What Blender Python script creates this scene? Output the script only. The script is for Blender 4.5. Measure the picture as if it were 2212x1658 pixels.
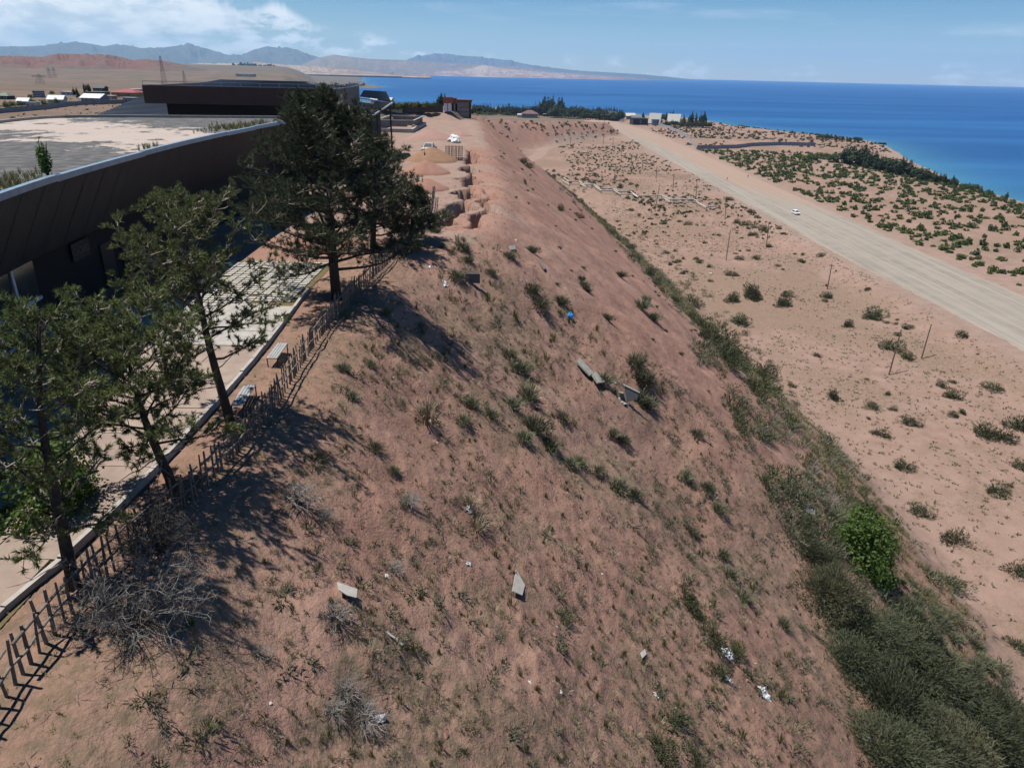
import bpy, math, random
import numpy as np
from mathutils import Vector, Matrix
random.seed(7); RNG = np.random.default_rng(11)
scene = bpy.context.scene
for _o in list(bpy.data.objects): bpy.data.objects.remove(_o)
C = scene.collection
# ------------------------------------------------------------------ camera, sky, sun, exposure
F, CX, CY, CAMZ = 1535., 1106., 829., 12.0            # photo measured on a 2212 x 1658 sheet
PITCH = math.atan((829-157.5)/F); ROLL = math.atan(.023)
FW = np.array([0, math.cos(PITCH), -math.sin(PITCH)])
_U0 = np.array([0, math.sin(PITCH), math.cos(PITCH)]); _X0 = np.array([1., 0, 0])
RT = math.cos(ROLL)*_X0 + math.sin(ROLL)*_U0
UP = -math.sin(ROLL)*_X0 + math.cos(ROLL)*_U0
cam = bpy.data.cameras.new('camera'); camo = bpy.data.objects.new('camera', cam); C.objects.link(camo)
cam.sensor_width = 36; cam.lens = F/2212*36; cam.clip_start = .5; cam.clip_end = 120000
M = Matrix.Identity(4)
for i in range(3):
    M[i][0] = RT[i]; M[i][1] = UP[i]; M[i][2] = -FW[i]
M[2][3] = CAMZ
camo.matrix_world = M; scene.camera = camo
SUN_EL = math.radians(69); SUN_AZ = np.array([-.98, .20]); SUN_AZ /= np.linalg.norm(SUN_AZ)
sd_ = Vector((SUN_AZ[0]*math.cos(SUN_EL), SUN_AZ[1]*math.cos(SUN_EL), math.sin(SUN_EL)))
sl = bpy.data.lights.new('sun', 'SUN'); sl.energy = 5.0; sl.angle = math.radians(.53); sl.color = (1, .955, .89)
so = bpy.data.objects.new('sun', sl); C.objects.link(so); so.location = (-60, 20, 120)
so.rotation_euler = sd_.to_track_quat('Z', 'Y').to_euler()
world = bpy.data.worlds.new('World'); scene.world = world; world.use_nodes = True
def make_world():
    nt = world.node_tree; N = nt.nodes; L = nt.links
    for n in list(N): N.remove(n)
    out = N.new('ShaderNodeOutputWorld'); bg = N.new('ShaderNodeBackground'); bg.inputs[1].default_value = .06
    sky = N.new('ShaderNodeTexSky'); sky.sky_type = 'NISHITA'; sky.sun_disc = False
    sky.sun_elevation = SUN_EL; sky.sun_rotation = math.atan2(SUN_AZ[0], SUN_AZ[1])
    sky.altitude = 1700; sky.air_density = 1.0; sky.dust_density = .15; sky.ozone_density = 3.0
    tc = N.new('ShaderNodeTexCoord'); sep = N.new('ShaderNodeSeparateXYZ'); L.new(tc.outputs['Generated'], sep.inputs[0])
    def math_(op, a, b=None, c=None, clamp=False):
        n = N.new('ShaderNodeMath'); n.operation = op; n.use_clamp = clamp
        for k, v in enumerate((a, b, c)):
            if v is None: continue
            if isinstance(v, (int, float)): n.inputs[k].default_value = v
            else: L.new(v, n.inputs[k])
        return n.outputs[0]
    def ramp(v, a, b):
        n = N.new('ShaderNodeMapRange'); n.interpolation_type = 'SMOOTHSTEP'
        L.new(v, n.inputs[0]); n.inputs[1].default_value = a; n.inputs[2].default_value = b
        return n.outputs[0]
    hor = math_('SQRT', math_('ADD', math_('MULTIPLY', sep.outputs[0], sep.outputs[0]), math_('MULTIPLY', sep.outputs[1], sep.outputs[1])))
    el = math_('DIVIDE', sep.outputs[2], math_('MAXIMUM', hor, .02))
    ux = math_('DIVIDE', sep.outputs[0], math_('MAXIMUM', hor, .02)); uy = math_('DIVIDE', sep.outputs[1], math_('MAXIMUM', hor, .02))
    def noise(scale, zst, det, rough=.55, off=0.):
        cb = N.new('ShaderNodeCombineXYZ'); L.new(ux, cb.inputs[0]); L.new(uy, cb.inputs[1])
        L.new(math_('MULTIPLY_ADD', el, zst, off), cb.inputs[2])
        n = N.new('ShaderNodeTexNoise'); n.inputs['Scale'].default_value = scale; n.inputs['Detail'].default_value = det
        n.inputs['Roughness'].default_value = rough; L.new(cb.outputs[0], n.inputs['Vector']); return n.outputs['Fac']
    big = noise(5, 1.5, 2, .5, 3.1); fine = noise(19, 2.6, 9, .62, 1.7); top = noise(13, 0, 5, .6, 9.)
    # cumulus bank standing over the mountains in the -X half of the sky, low broken clouds elsewhere
    west = ramp(ux, .0, -.55)
    topel = math_('ADD', math_('MULTIPLY', top, math_('MULTIPLY_ADD', west, .085, .02)), math_('MULTIPLY_ADD', west, .03, .012))
    under = ramp(math_('SUBTRACT', topel, el), -.003, .012)
    over = ramp(el, -.01, .03)
    dens = math_('ADD', math_('MULTIPLY', fine, .75), math_('MULTIPLY', big, .35))
    thr = math_('MULTIPLY_ADD', west, -.20, .60)
    cl = ramp(math_('SUBTRACT', dens, thr), -.03, .07)
    cov = math_('MULTIPLY', math_('MULTIPLY', cl, under), math_('MULTIPLY_ADD', over, .75, .25))
    wisp = math_('MULTIPLY', ramp(noise(4, 9, 5, .6, 5.5), .52, .75), math_('MULTIPLY', ramp(el, .01, .06), .35))
    cov = math_('MULTIPLY', math_('MAXIMUM', cov, wisp), .85, clamp=True)
    ccol = N.new('ShaderNodeMix'); ccol.data_type = 'RGBA'
    ccol.inputs['A'].default_value = (7.6, 8.8, 10.0, 1); ccol.inputs['B'].default_value = (12.6, 13.0, 13.2, 1)
    L.new(ramp(fine, .40, .62), ccol.inputs['Factor'])
    mx = N.new('ShaderNodeMix'); mx.data_type = 'RGBA'
    hs = N.new('ShaderNodeHueSaturation'); hs.inputs['Saturation'].default_value = 1.42; L.new(sky.outputs[0], hs.inputs['Color'])
    L.new(cov, mx.inputs['Factor']); L.new(hs.outputs[0], mx.inputs['A']); L.new(ccol.outputs['Result'], mx.inputs['B'])
    L.new(mx.outputs['Result'], bg.inputs[0]); L.new(bg.outputs[0], out.inputs[0])
make_world()
vs = scene.view_settings; vs.view_transform = 'Standard'; vs.look = 'None'; vs.exposure = 0.5; vs.gamma = 1
cy = scene.cycles; cy.max_bounces = 4; cy.diffuse_bounces = 1; cy.glossy_bounces = 2; cy.transmission_bounces = 2
cy.volume_bounces = 1; cy.transparent_max_bounces = 6; cy.use_denoising = True; cy.caustics_reflective = False; cy.caustics_refractive = False
# ------------------------------------------------------------------ numbers
def ray(x, y): return FW + RT*(x-CX)/F - UP*(y-CY)/F
def at(x, y, z):
    d = ray(x, y); t = (z-CAMZ)/d[2]; return np.array([0, 0, CAMZ]) + d*t
def sstep(a, b, x):
    t = np.clip((x-a)/(b-a), 0, 1); return t*t*(3-2*t)
def _hash(ix, iy, s):
    n = (ix.astype(np.int64)*374761393 + iy.astype(np.int64)*668265263 + s*1442695041) & 0x7fffffff
    n = ((n ^ (n >> 13))*1274126177) & 0x7fffffff
    return ((n ^ (n >> 16)) & 0xffff)/65535.
def vnoise(x, y, s=0):
    ix = np.floor(x); iy = np.floor(y); fx = x-ix; fy = y-iy
    fx = fx*fx*(3-2*fx); fy = fy*fy*(3-2*fy)
    a = _hash(ix, iy, s); b = _hash(ix+1, iy, s); c = _hash(ix, iy+1, s); d = _hash(ix+1, iy+1, s)
    return (a*(1-fx)+b*fx)*(1-fy) + (c*(1-fx)+d*fx)*fy
def fbm(x, y, o=4, s=0, g=.5):
    t = 0; a = 1; m = 0
    for k in range(o):
        t = t + a*vnoise(x*2**k+17.3*k, y*2**k-9.1*k, s+k); m += a; a *= g
    return t/m
def poly_sd(px, py, P, closed=False):
    """signed distance, positive on the right of the line's direction, and the arc parameter"""
    P = np.array(P, float); best = np.full(px.shape, 1e18); sg = np.ones(px.shape); ar = np.zeros(px.shape); acc = 0
    n = len(P) if closed else len(P)-1
    for i in range(n):
        a = P[i]; b = P[(i+1) % len(P)]; d = b-a; l2 = d@d
        t = np.clip(((px-a[0])*d[0]+(py-a[1])*d[1])/l2, 0, 1)
        ex = px-(a[0]+d[0]*t); ey = py-(a[1]+d[1]*t); q = ex*ex+ey*ey
        m = q < best - 1e-9
        cr = d[0]*(py-a[1]) - d[1]*(px-a[0])
        best = np.where(m, q, best); sg = np.where(m, np.where(cr < 0, 1., -1.), sg); ar = np.where(m, acc+t*math.sqrt(l2), ar)
        acc += math.sqrt(l2)
    return np.sqrt(best)*sg, ar
def inside(px, py, P):
    r = np.zeros(px.shape, bool); j = len(P)-1
    for i in range(len(P)):
        xi, yi = P[i]; xj, yj = P[j]
        if yi != yj: r ^= ((yi > py) != (yj > py)) & (px < (xj-xi)*(py-yi)/(yj-yi)+xi)
        j = i
    return r
# ------------------------------------------------------------------ terrain
LAKE_Z = -41.5
LIP = [(-9, -400), (-9, -30), (-8.7, 8), (-8.0, 22), (-8.0, 38), (-7.3, 48), (-4.4, 54), (-1.9, 60), (-1.0, 75), (-1.0, 88), (-2.2, 100),
       (-4.6, 129), (-6.5, 150), (-9, 187), (-11, 209), (-14, 260), (-18, 340), (-27, 430), (-25, 520), (-8, 566), (20, 594), (45, 628), (66, 664), (82, 696), (86, 740), (80, 860), (60, 1100)]
def P2(*l): return [tuple(at(x, y, LAKE_Z)[:2]) for x, y in l]
SHORE = [(420, -800), (300, 60), (258, 250)] + P2((2212, 437), (2130, 413), (2060, 390), (2000, 362), (1962, 345), (1942, 330), (1915, 315), (1870, 303), (1750, 292), (1586, 272), (1536, 262)) \
    + [(180, 1120), (58, 1190), (-90, 1250), (-260, 1320), (-420, 1750), (-560, 2380), (-430, 2520), (-560, 2900), (-800, 3900), (-1050, 5200), (-1500, 6900), (-1750, 8800),
       (-1200, 9600), (-300, 9500), (700, 9700), (1700, 10500), (3200, 14500), (5200, 26000), (9000, 60000), (90000, 60000), (90000, -800)]
CRACK = [(-6.6, 60), (-7.4, 63), (-6.6, 67), (-7.2, 70.5), (-6.1, 74), (-6.7, 78.5), (-6.0, 83), (-7.0, 87), (-6.2, 92), (-7.0, 97), (-7.2, 104), (-8.4, 111), (-8.0, 116), (-8.6, 124), (-8.9, 132)]
PIPE_STEP = [(22, 352), (45, 318), (70, 290), (92, 284)]
ROADL = [(107, -150), (106, 60), (104.5, 145), (102.3, 190), (100.8, 240), (100, 300), (99.5, 371), (99, 565), (97.5, 725), (96, 800), (84, 900)]
ROADR = [(133, -150), (132.5, 60), (132, 150), (131.5, 200), (131.5, 300), (131.5, 432), (132, 560), (131, 680), (128, 770), (116, 860), (104, 930)]
TRACK = [tuple(at(x, y, -38)[:2]) for x, y in ((1128, 352), (1160, 338), (1168, 330), (1172, 322), (1195, 314), (1240, 307), (1290, 301), (1335, 296), (1365, 300))]
def terr(x, y, fine=True):
    x = np.asarray(x, float); y = np.asarray(y, float)
    r = np.hypot(x, y); az = np.arctan2(x, np.maximum(y, 1e-3))
    d, _ = poly_sd(x, y, LIP)
    left = sstep(-.17, -.30, np.where(y > 0, az, -1.5)*1.0) if False else sstep(.17, .30, -np.where(y > 0, az, -1.5))
    top = -.06*np.maximum(0, y-232)*(1-left)
    basin = -12*sstep(330, 1200, r) + .010*np.maximum(0, r-1600)
    top = top + np.minimum(basin, 40)*left
    top = top + 2.4*sstep(205, 206.2, y+1.2*(vnoise(x*.35, y*0+3, 5)-.5))*sstep(-15, -19, x)*sstep(-90, -62, x)*(1-sstep(300, 420, r))
    # terrace that slumped along the crack
    inn = (y > 59) & (y < 133)
    cd, ca = poly_sd(x, y, CRACK)
    jag = (vnoise(x*0+2, ca*.36, 31)-.5)*1.9 + (vnoise(x*0+4, ca*.95, 32)-.5)*.9
    drop = .8*sstep(58, 66, y)*sstep(134, 112, y)
    slump = sstep(0, .6, cd+jag)*np.where(inn, 1, 0)*sstep(16, 0, d)
    top = top - drop*slump
    half = .30+.50*vnoise(x*0+1, ca*.16, 36)
    fiss = sstep(half+.18, half-.12, np.abs(cd-half+jag))*sstep(59, 64, y)*sstep(131, 122, y)
    fis2 = sstep(.52, .28, np.abs(cd-2.9+jag*.7))*sstep(62, 66, y)*sstep(90, 80, y)
    top = top - np.where(inn, 1, 0)*np.maximum(fiss*3.4, fis2*2.0)*np.where(d < 3, 1, 0)
    if fine:
        top = top + .10*(fbm(x*.12, y*.12, 3, 3)-.5)*sstep(0, 6, np.abs(x+15)-4) + .05*(fbm(x*1.1, y*1.1, 3, 9)-.5)
    tanv = .77 + .05*(fbm(x*.01, y*.012, 2, 21)-.5)
    w = 1.3
    dd = d + (fbm(x*.25, y*.25, 3, 40)-.5)*1.6
    prof = top - tanv*(np.sqrt(dd*dd+w*w)+dd)/2
    st = sstep(330, 345, y+0*x)
    pd, _ = poly_sd(x, y, PIPE_STEP)
    low = -38 - 2.0*sstep(-.5, 5.5, pd + 2*(fbm(x*.08, y*.08, 3, 50)-.5))*sstep(18, 26, x)*sstep(98, 88, x)*np.where(y < 352, 1, 0)
    low = low + .9*(fbm(x*.03, y*.03, 4, 60)-.5)*np.where((x > 96) & (x < 134), .15, 1)
    low = low - .0*r
    k = 2.2
    h = np.maximum(prof, low); df = np.abs(prof-low)
    h = h + np.where(df < k, (k-df)**2/(4*k), 0)
    if fine:
        sl = sstep(.5, 4, d)*np.where(prof > low, 1, 0)
        near = sstep(140, 40, r)
        h = h + sl*(.55*(fbm((x*.15+y*.02)*.35, y*.42, 4, 70)-.5) + near*(.26*(fbm(x*.8, y*1.1, 3, 80)-.5) + .20*(fbm(x*2.6, y*2.6, 3, 90)-.5)))
        h = h + (1-sl)*sstep(160, 60, r)*.10*(fbm(x*2.6, y*2.6, 3, 91)-.5)*sstep(-13, -10, x)
        h = h + near*sstep(-10.5, -7, x)*.16*np.maximum(fbm(x*1.7, y*1.9, 3, 95)-.6, 0)*2.5
    # shore
    P = np.array(SHORE); ins = inside(x, y, P); sdist, _ = poly_sd(x, y, SHORE)
    sdist = np.abs(sdist)
    far = sstep(4500, 6500, r)
    h = h*(1-far) + far*(LAKE_Z + np.minimum(sdist*.012, 60))
    bank = LAKE_Z + .15 + .06*sdist + .002*sdist**2
    h = np.where(ins, LAKE_Z-.3-np.minimum(sdist*.08, 6), np.minimum(h, bank))
    # the road bed lies a little under the road sheet
    rb = (x > 98) & (x < 133) & (y > -140) & (y < 850)
    rl, _ = poly_sd(x, y, ROADL); rr, _ = poly_sd(x, y, ROADR)
    h = h - .35*sstep(0, 2.5, rl)*sstep(0, 2.5, -rr)*np.where(rb, 1, 0)
    # terrace in front of the building is level
    pv = (x < -11.7) & (y < 78) & (y > -30)
    h = np.where(pv, np.minimum(h, 0)*0 - .06, h)
    return h
def th(x, y): return float(terr(np.array([float(x)]), np.array([float(y)]))[0])
_TT = np.concatenate([np.arange(6, 40, .5), 40*1.013**np.arange(0, 260), 40*1.013**260*1.03**np.arange(1, 90)])
def hits(pts):
    """where the lines of sight through picture points meet the ground"""
    out = []; pts = np.asarray(pts, float)
    for c in range(0, len(pts), 150):
        D = np.array([ray(x, y) for x, y in pts[c:c+150]]); D /= np.linalg.norm(D, axis=1)[:, None]; n = len(D); T_ = np.broadcast_to(_TT, (n, len(_TT)))
        for it in range(3):
            Pn = D[:, None]*T_[:, :, None]; g = CAMZ+Pn[:, :, 2]-terr(Pn[:, :, 0].ravel(), Pn[:, :, 1].ravel()).reshape(T_.shape)
            k = np.argmax(g <= 0, axis=1); k = np.where(k == 0, T_.shape[1]-1, k); r_ = np.arange(n); t0, t1 = T_[r_, k-1], T_[r_, k]; T_ = t0[:, None]+(t1-t0)[:, None]*np.linspace(0, 1, 13)[None]
        out.append(D*t1[:, None]+np.array([0, 0, CAMZ]))
    return np.concatenate(out)
def hit(x, y): return hits([(x, y)])[0]
# ------------------------------------------------------------------ mesh helpers
def raw_mesh(name, V, Fq=None, Ft=None, smooth=False):
    me = bpy.data.meshes.new(name); V = np.asarray(V, np.float32)
    nq = 0 if Fq is None else len(Fq); nt_ = 0 if Ft is None else len(Ft)
    me.vertices.add(len(V)); me.vertices.foreach_set('co', V.ravel())
    loops = []; starts = []; tot = 0
    if nq: loops.append(np.asarray(Fq, np.int32).ravel()); starts.append(np.arange(nq)*4); tot = nq*4
    if nt_: loops.append(np.asarray(Ft, np.int32).ravel()); starts.append(tot+np.arange(nt_)*3); tot += nt_*3
    lp = np.concatenate(loops).astype(np.int32); stt = np.concatenate(starts).astype(np.int32)
    me.loops.add(len(lp)); me.loops.foreach_set('vertex_index', lp)
    me.polygons.add(len(stt)); me.polygons.foreach_set('loop_start', stt)
    me.polygons.foreach_set('use_smooth', np.full(len(stt), smooth, bool))
    me.update(calc_edges=True); return me
def link(name, me, m=None, parent=None, loc=None):
    if m is not None and len(me.materials) == 0: me.materials.append(m)
    o = bpy.data.objects.new(name, me); C.objects.link(o)
    if parent is not None: o.parent = parent
    if loc is not None: o.location = loc
    return o
def empty(name, loc=(0, 0, 0), rz=0.):
    o = bpy.data.objects.new(name, None); C.objects.link(o); o.location = loc; o.rotation_euler = (0, 0, rz); o.empty_display_size = .2; return o
def tag(o, label, cat, group=None, kind=None):
    if label: o['label'] = label
    if cat: o['category'] = cat
    if group: o['group'] = group
    if kind: o['kind'] = kind
    return o
def struct(o): o['kind'] = 'structure'; return o
class MB:
    def __init__(s): s.v = []; s.q = []; s.t = []; s.n = 0
    def add(s, V, Q=(), T=()):
        b = s.n; V = np.asarray(V, float); s.v.append(V); s.n += len(V)
        if len(Q): s.q.append(np.asarray(Q)+b)
        if len(T): s.t.append(np.asarray(T)+b)
        return s
    def box(s, c, size, rz=0., R=None):
        sx, sy, sz = [k/2 for k in size]
        V = np.array([(x*sx, y*sy, z*sz) for z in (-1, 1) for y in (-1, 1) for x in (-1, 1)])
        if R is None: R = rotz(rz)
        return s.add(V@np.asarray(R).T+np.asarray(c, float), [(0, 2, 3, 1), (4, 5, 7, 6), (0, 1, 5, 4), (2, 6, 7, 3), (0, 4, 6, 2), (1, 3, 7, 5)])
    def bar(s, a, b, w, h=None):
        a = np.asarray(a, float); b = np.asarray(b, float); d = b-a; l = np.linalg.norm(d); d /= l
        u = np.cross(d, (0, 0, 1.)); 
        if np.linalg.norm(u) < 1e-3: u = np.array([1., 0, 0])
        u /= np.linalg.norm(u); v = np.cross(u, d)
        return s.box((a+b)/2, (l, w, h or w), R=np.stack([d, u, v], 1))
    def tube(s, P, rad, n=5, cap=True):
        P = np.asarray(P, float); m = len(P); rad = np.broadcast_to(np.asarray(rad, float), (m,))
        T = np.gradient(P, axis=0); T /= np.linalg.norm(T, axis=1)[:, None]+1e-9
        ref = np.array([0., 0, 1]) if abs(T[0][2]) < .9 else np.array([1., 0, 0])
        U = np.cross(T, ref); U /= np.linalg.norm(U, axis=1)[:, None]+1e-9; W = np.cross(T, U)
        a = np.arange(n)*2*np.pi/n
        V = P[:, None]+rad[:, None, None]*(U[:, None]*np.cos(a)[None, :, None]+W[:, None]*np.sin(a)[None, :, None])
        i = np.arange(m-1)[:, None]*n; j = np.arange(n)[None]; k = (j+1) % n
        Q = np.stack([i+j, i+k, i+n+k, i+n+j], -1).reshape(-1, 4)
        V = V.reshape(-1, 3); Tt = []
        if cap and n >= 3:
            Tt = [(0, q+1, q) for q in range(1, n-1)] + [((m-1)*n, (m-1)*n+q, (m-1)*n+q+1) for q in range(1, n-1)]
        return s.add(V, Q, Tt)
    def quad(s, *p): return s.add(np.array(p, float), [(0, 1, 2, 3)])
    def tri(s, *p): return s.add(np.array(p, float), (), [(0, 1, 2)])
    def prism(s, poly, z0, z1):
        n = len(poly); V = [(x, y, z0) for x, y in poly]+[(x, y, z1) for x, y in poly]
        Q = [(i, (i+1) % n, n+(i+1) % n, n+i) for i in range(n)]
        T = [(0, i+1, i) for i in range(1, n-1)]+[(n, n+i, n+i+1) for i in range(1, n-1)]
        return s.add(V, Q, T)
    def mesh(s, name, smooth=False):
        return raw_mesh(name, np.concatenate(s.v), np.concatenate(s.q) if s.q else None, np.concatenate(s.t) if s.t else None, smooth)
    def build(s, name, m, parent=None, loc=None, smooth=False): return link(name, s.mesh(name, smooth), m, parent, loc)
def rotz(a): c, s_ = math.cos(a), math.sin(a); return np.array([[c, -s_, 0], [s_, c, 0], [0, 0, 1]])
def copy_tree(o, parent=None):
    c = o.copy(); C.objects.link(c); c.parent = parent
    for ch in list(o.children): copy_tree(ch, c)
    return c
# ------------------------------------------------------------------ materials
def mat(name, c1, c2=None, rough=.85, scale=3., det=5, bump=0., bscale=None, metal=0., rnd=0., lo=.35, hi=.65, spec=.3, trans=0., coord='Object', stretch=None):
    m = bpy.data.materials.new(name); m.use_nodes = True; nt = m.node_tree; N = nt.nodes; L = nt.links
    b = N['Principled BSDF']; b.inputs['Roughness'].default_value = rough; b.inputs['Metallic'].default_value = metal
    b.inputs['Specular IOR Level'].default_value = spec
    c1 = (*c1, 1); c2 = (*(c2 or tuple(k*.75 for k in c1[:3])), 1)
    tc = N.new('ShaderNodeTexCoord'); src = tc.outputs[coord]
    if stretch:
        mp = N.new('ShaderNodeMapping'); mp.inputs['Scale'].default_value = stretch; L.new(src, mp.inputs[0]); src = mp.outputs[0]
    n = N.new('ShaderNodeTexNoise'); n.inputs['Scale'].default_value = scale; n.inputs['Detail'].default_value = det; L.new(src, n.inputs[0])
    mr = N.new('ShaderNodeMapRange'); mr.inputs[1].default_value = lo; mr.inputs[2].default_value = hi; L.new(n.outputs[0], mr.inputs[0])
    mx = N.new('ShaderNodeMix'); mx.data_type = 'RGBA'; mx.inputs['A'].default_value = c1; mx.inputs['B'].default_value = c2
    L.new(mr.outputs[0], mx.inputs['Factor']); col = mx.outputs['Result']
    if rnd:
        oi = N.new('ShaderNodeObjectInfo'); hs = N.new('ShaderNodeHueSaturation')
        v = N.new('ShaderNodeMapRange'); v.inputs[3].default_value = 1-rnd; v.inputs[4].default_value = 1+rnd
        L.new(oi.outputs['Random'], v.inputs[0]); L.new(v.outputs[0], hs.inputs['Value'])
        h = N.new('ShaderNodeMapRange'); h.inputs[3].default_value = .5-.05*rnd*2; h.inputs[4].default_value = .5+.05*rnd*2
        w = N.new('ShaderNodeMath'); w.operation = 'FRACT'; w2 = N.new('ShaderNodeMath'); w2.operation = 'MULTIPLY'; w2.inputs[1].default_value = 7.13
        L.new(oi.outputs['Random'], w2.inputs[0]); L.new(w2.outputs[0], w.inputs[0]); L.new(w.outputs[0], h.inputs[0]); L.new(h.outputs[0], hs.inputs['Hue'])
        L.new(col, hs.inputs['Color']); col = hs.outputs[0]
    L.new(col, b.inputs['Base Color'])
    if bump:
        bp = N.new('ShaderNodeBump'); bp.inputs['Strength'].default_value = bump; bp.inputs['Distance'].default_value = .05
        nb = N.new('ShaderNodeTexNoise'); nb.inputs['Scale'].default_value = bscale or scale*4; nb.inputs['Detail'].default_value = 6
        L.new(src, nb.inputs[0]); L.new(nb.outputs[0], bp.inputs['Height']); L.new(bp.outputs[0], b.inputs['Normal'])
    if trans:
        tr = N.new('ShaderNodeBsdfTranslucent'); L.new(col, tr.inputs[0]); ms = N.new('ShaderNodeMixShader'); ms.inputs[0].default_value = trans
        L.new(b.outputs[0], ms.inputs[1]); L.new(tr.outputs[0], ms.inputs[2]); L.new(ms.outputs[0], N['Material Output'].inputs[0])
    return m
#PART2
# ------------------------------------------------------------------ ground sheet
def ground_material():
    m = bpy.data.materials.new('soil'); m.use_nodes = True; nt = m.node_tree; N = nt.nodes; L = nt.links; b = N['Principled BSDF']
    b.inputs['Roughness'].default_value = .95; b.inputs['Specular IOR Level'].default_value = .12
    at_ = N.new('ShaderNodeVertexColor'); at_.layer_name = 'mask'; sp = N.new('ShaderNodeSeparateColor'); L.new(at_.outputs[0], sp.inputs[0])
    ge = N.new('ShaderNodeNewGeometry'); pos = ge.outputs['Position']
    def noise(s, d=5, r=.55, vec=None):
        n = N.new('ShaderNodeTexNoise'); n.inputs['Scale'].default_value = s; n.inputs['Detail'].default_value = d; n.inputs['Roughness'].default_value = r
        L.new(vec or pos, n.inputs[0]); return n.outputs[0]
    def rng(v, a, b_, c=0., d=1.):
        n = N.new('ShaderNodeMapRange'); L.new(v, n.inputs[0]); n.inputs[1].default_value = a; n.inputs[2].default_value = b_; n.inputs[3].default_value = c; n.inputs[4].default_value = d; return n.outputs[0]
    def mix(f, a, b_, mode='MIX'):
        n = N.new('ShaderNodeMix'); n.data_type = 'RGBA'; n.blend_type = mode
        for k, v in (('Factor', f), ('A', a), ('B', b_)):
            if isinstance(v, tuple): n.inputs[k].default_value = (*v, 1)
            elif isinstance(v, float): n.inputs[k].default_value = v
            else: L.new(v, n.inputs[k])
        return n.outputs['Result']
    n1 = noise(.35, 6); n2 = noise(2.3, 6, .65); n3 = noise(14, 4, .6); n4 = noise(.05, 4)
    red = mix(rng(n1, .35, .65), (.275, .160, .121), (.232, .129, .096))
    tan = mix(rng(n1, .35, .65), (.268, .195, .157), (.228, .160, .127))
    base = mix(sp.outputs[1], red, tan)
    lit = mix(rng(n2, .4, .62), (.194, .130, .090), (.137, .104, .068))
    mm = N.new('ShaderNodeMath'); mm.operation = 'MULTIPLY'; L.new(sp.outputs[0], mm.inputs[0]); L.new(rng(n2, .34, .58, .15, 1.), mm.inputs[1])
    base = mix(mm.outputs[0], base, lit)
    st = mix(rng(n4, .4, .6), (.128, .098, .070), (.092, .078, .058))
    base = mix(sp.outputs[2], base, st)
    base = mix(rng(n3, .62, .72, 0., .35), base, (.396, .302, .245))
    base = mix(rng(n3, .36, .28, 0., .45), base, (.115, .061, .043))
    L.new(base, b.inputs['Base Color'])
    bp = N.new('ShaderNodeBump'); bp.inputs['Strength'].default_value = .9; bp.inputs['Distance'].default_value = .16
    ad = N.new('ShaderNodeMath'); ad.operation = 'MULTIPLY_ADD'; L.new(noise(9, 6, .65), ad.inputs[0]); ad.inputs[1].default_value = .5; L.new(noise(1.6, 5, .6), ad.inputs[2])
    L.new(ad.outputs[0], bp.inputs['Height']); L.new(bp.outputs[0], b.inputs['Normal'])
    return m
SOIL = ground_material()
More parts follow.
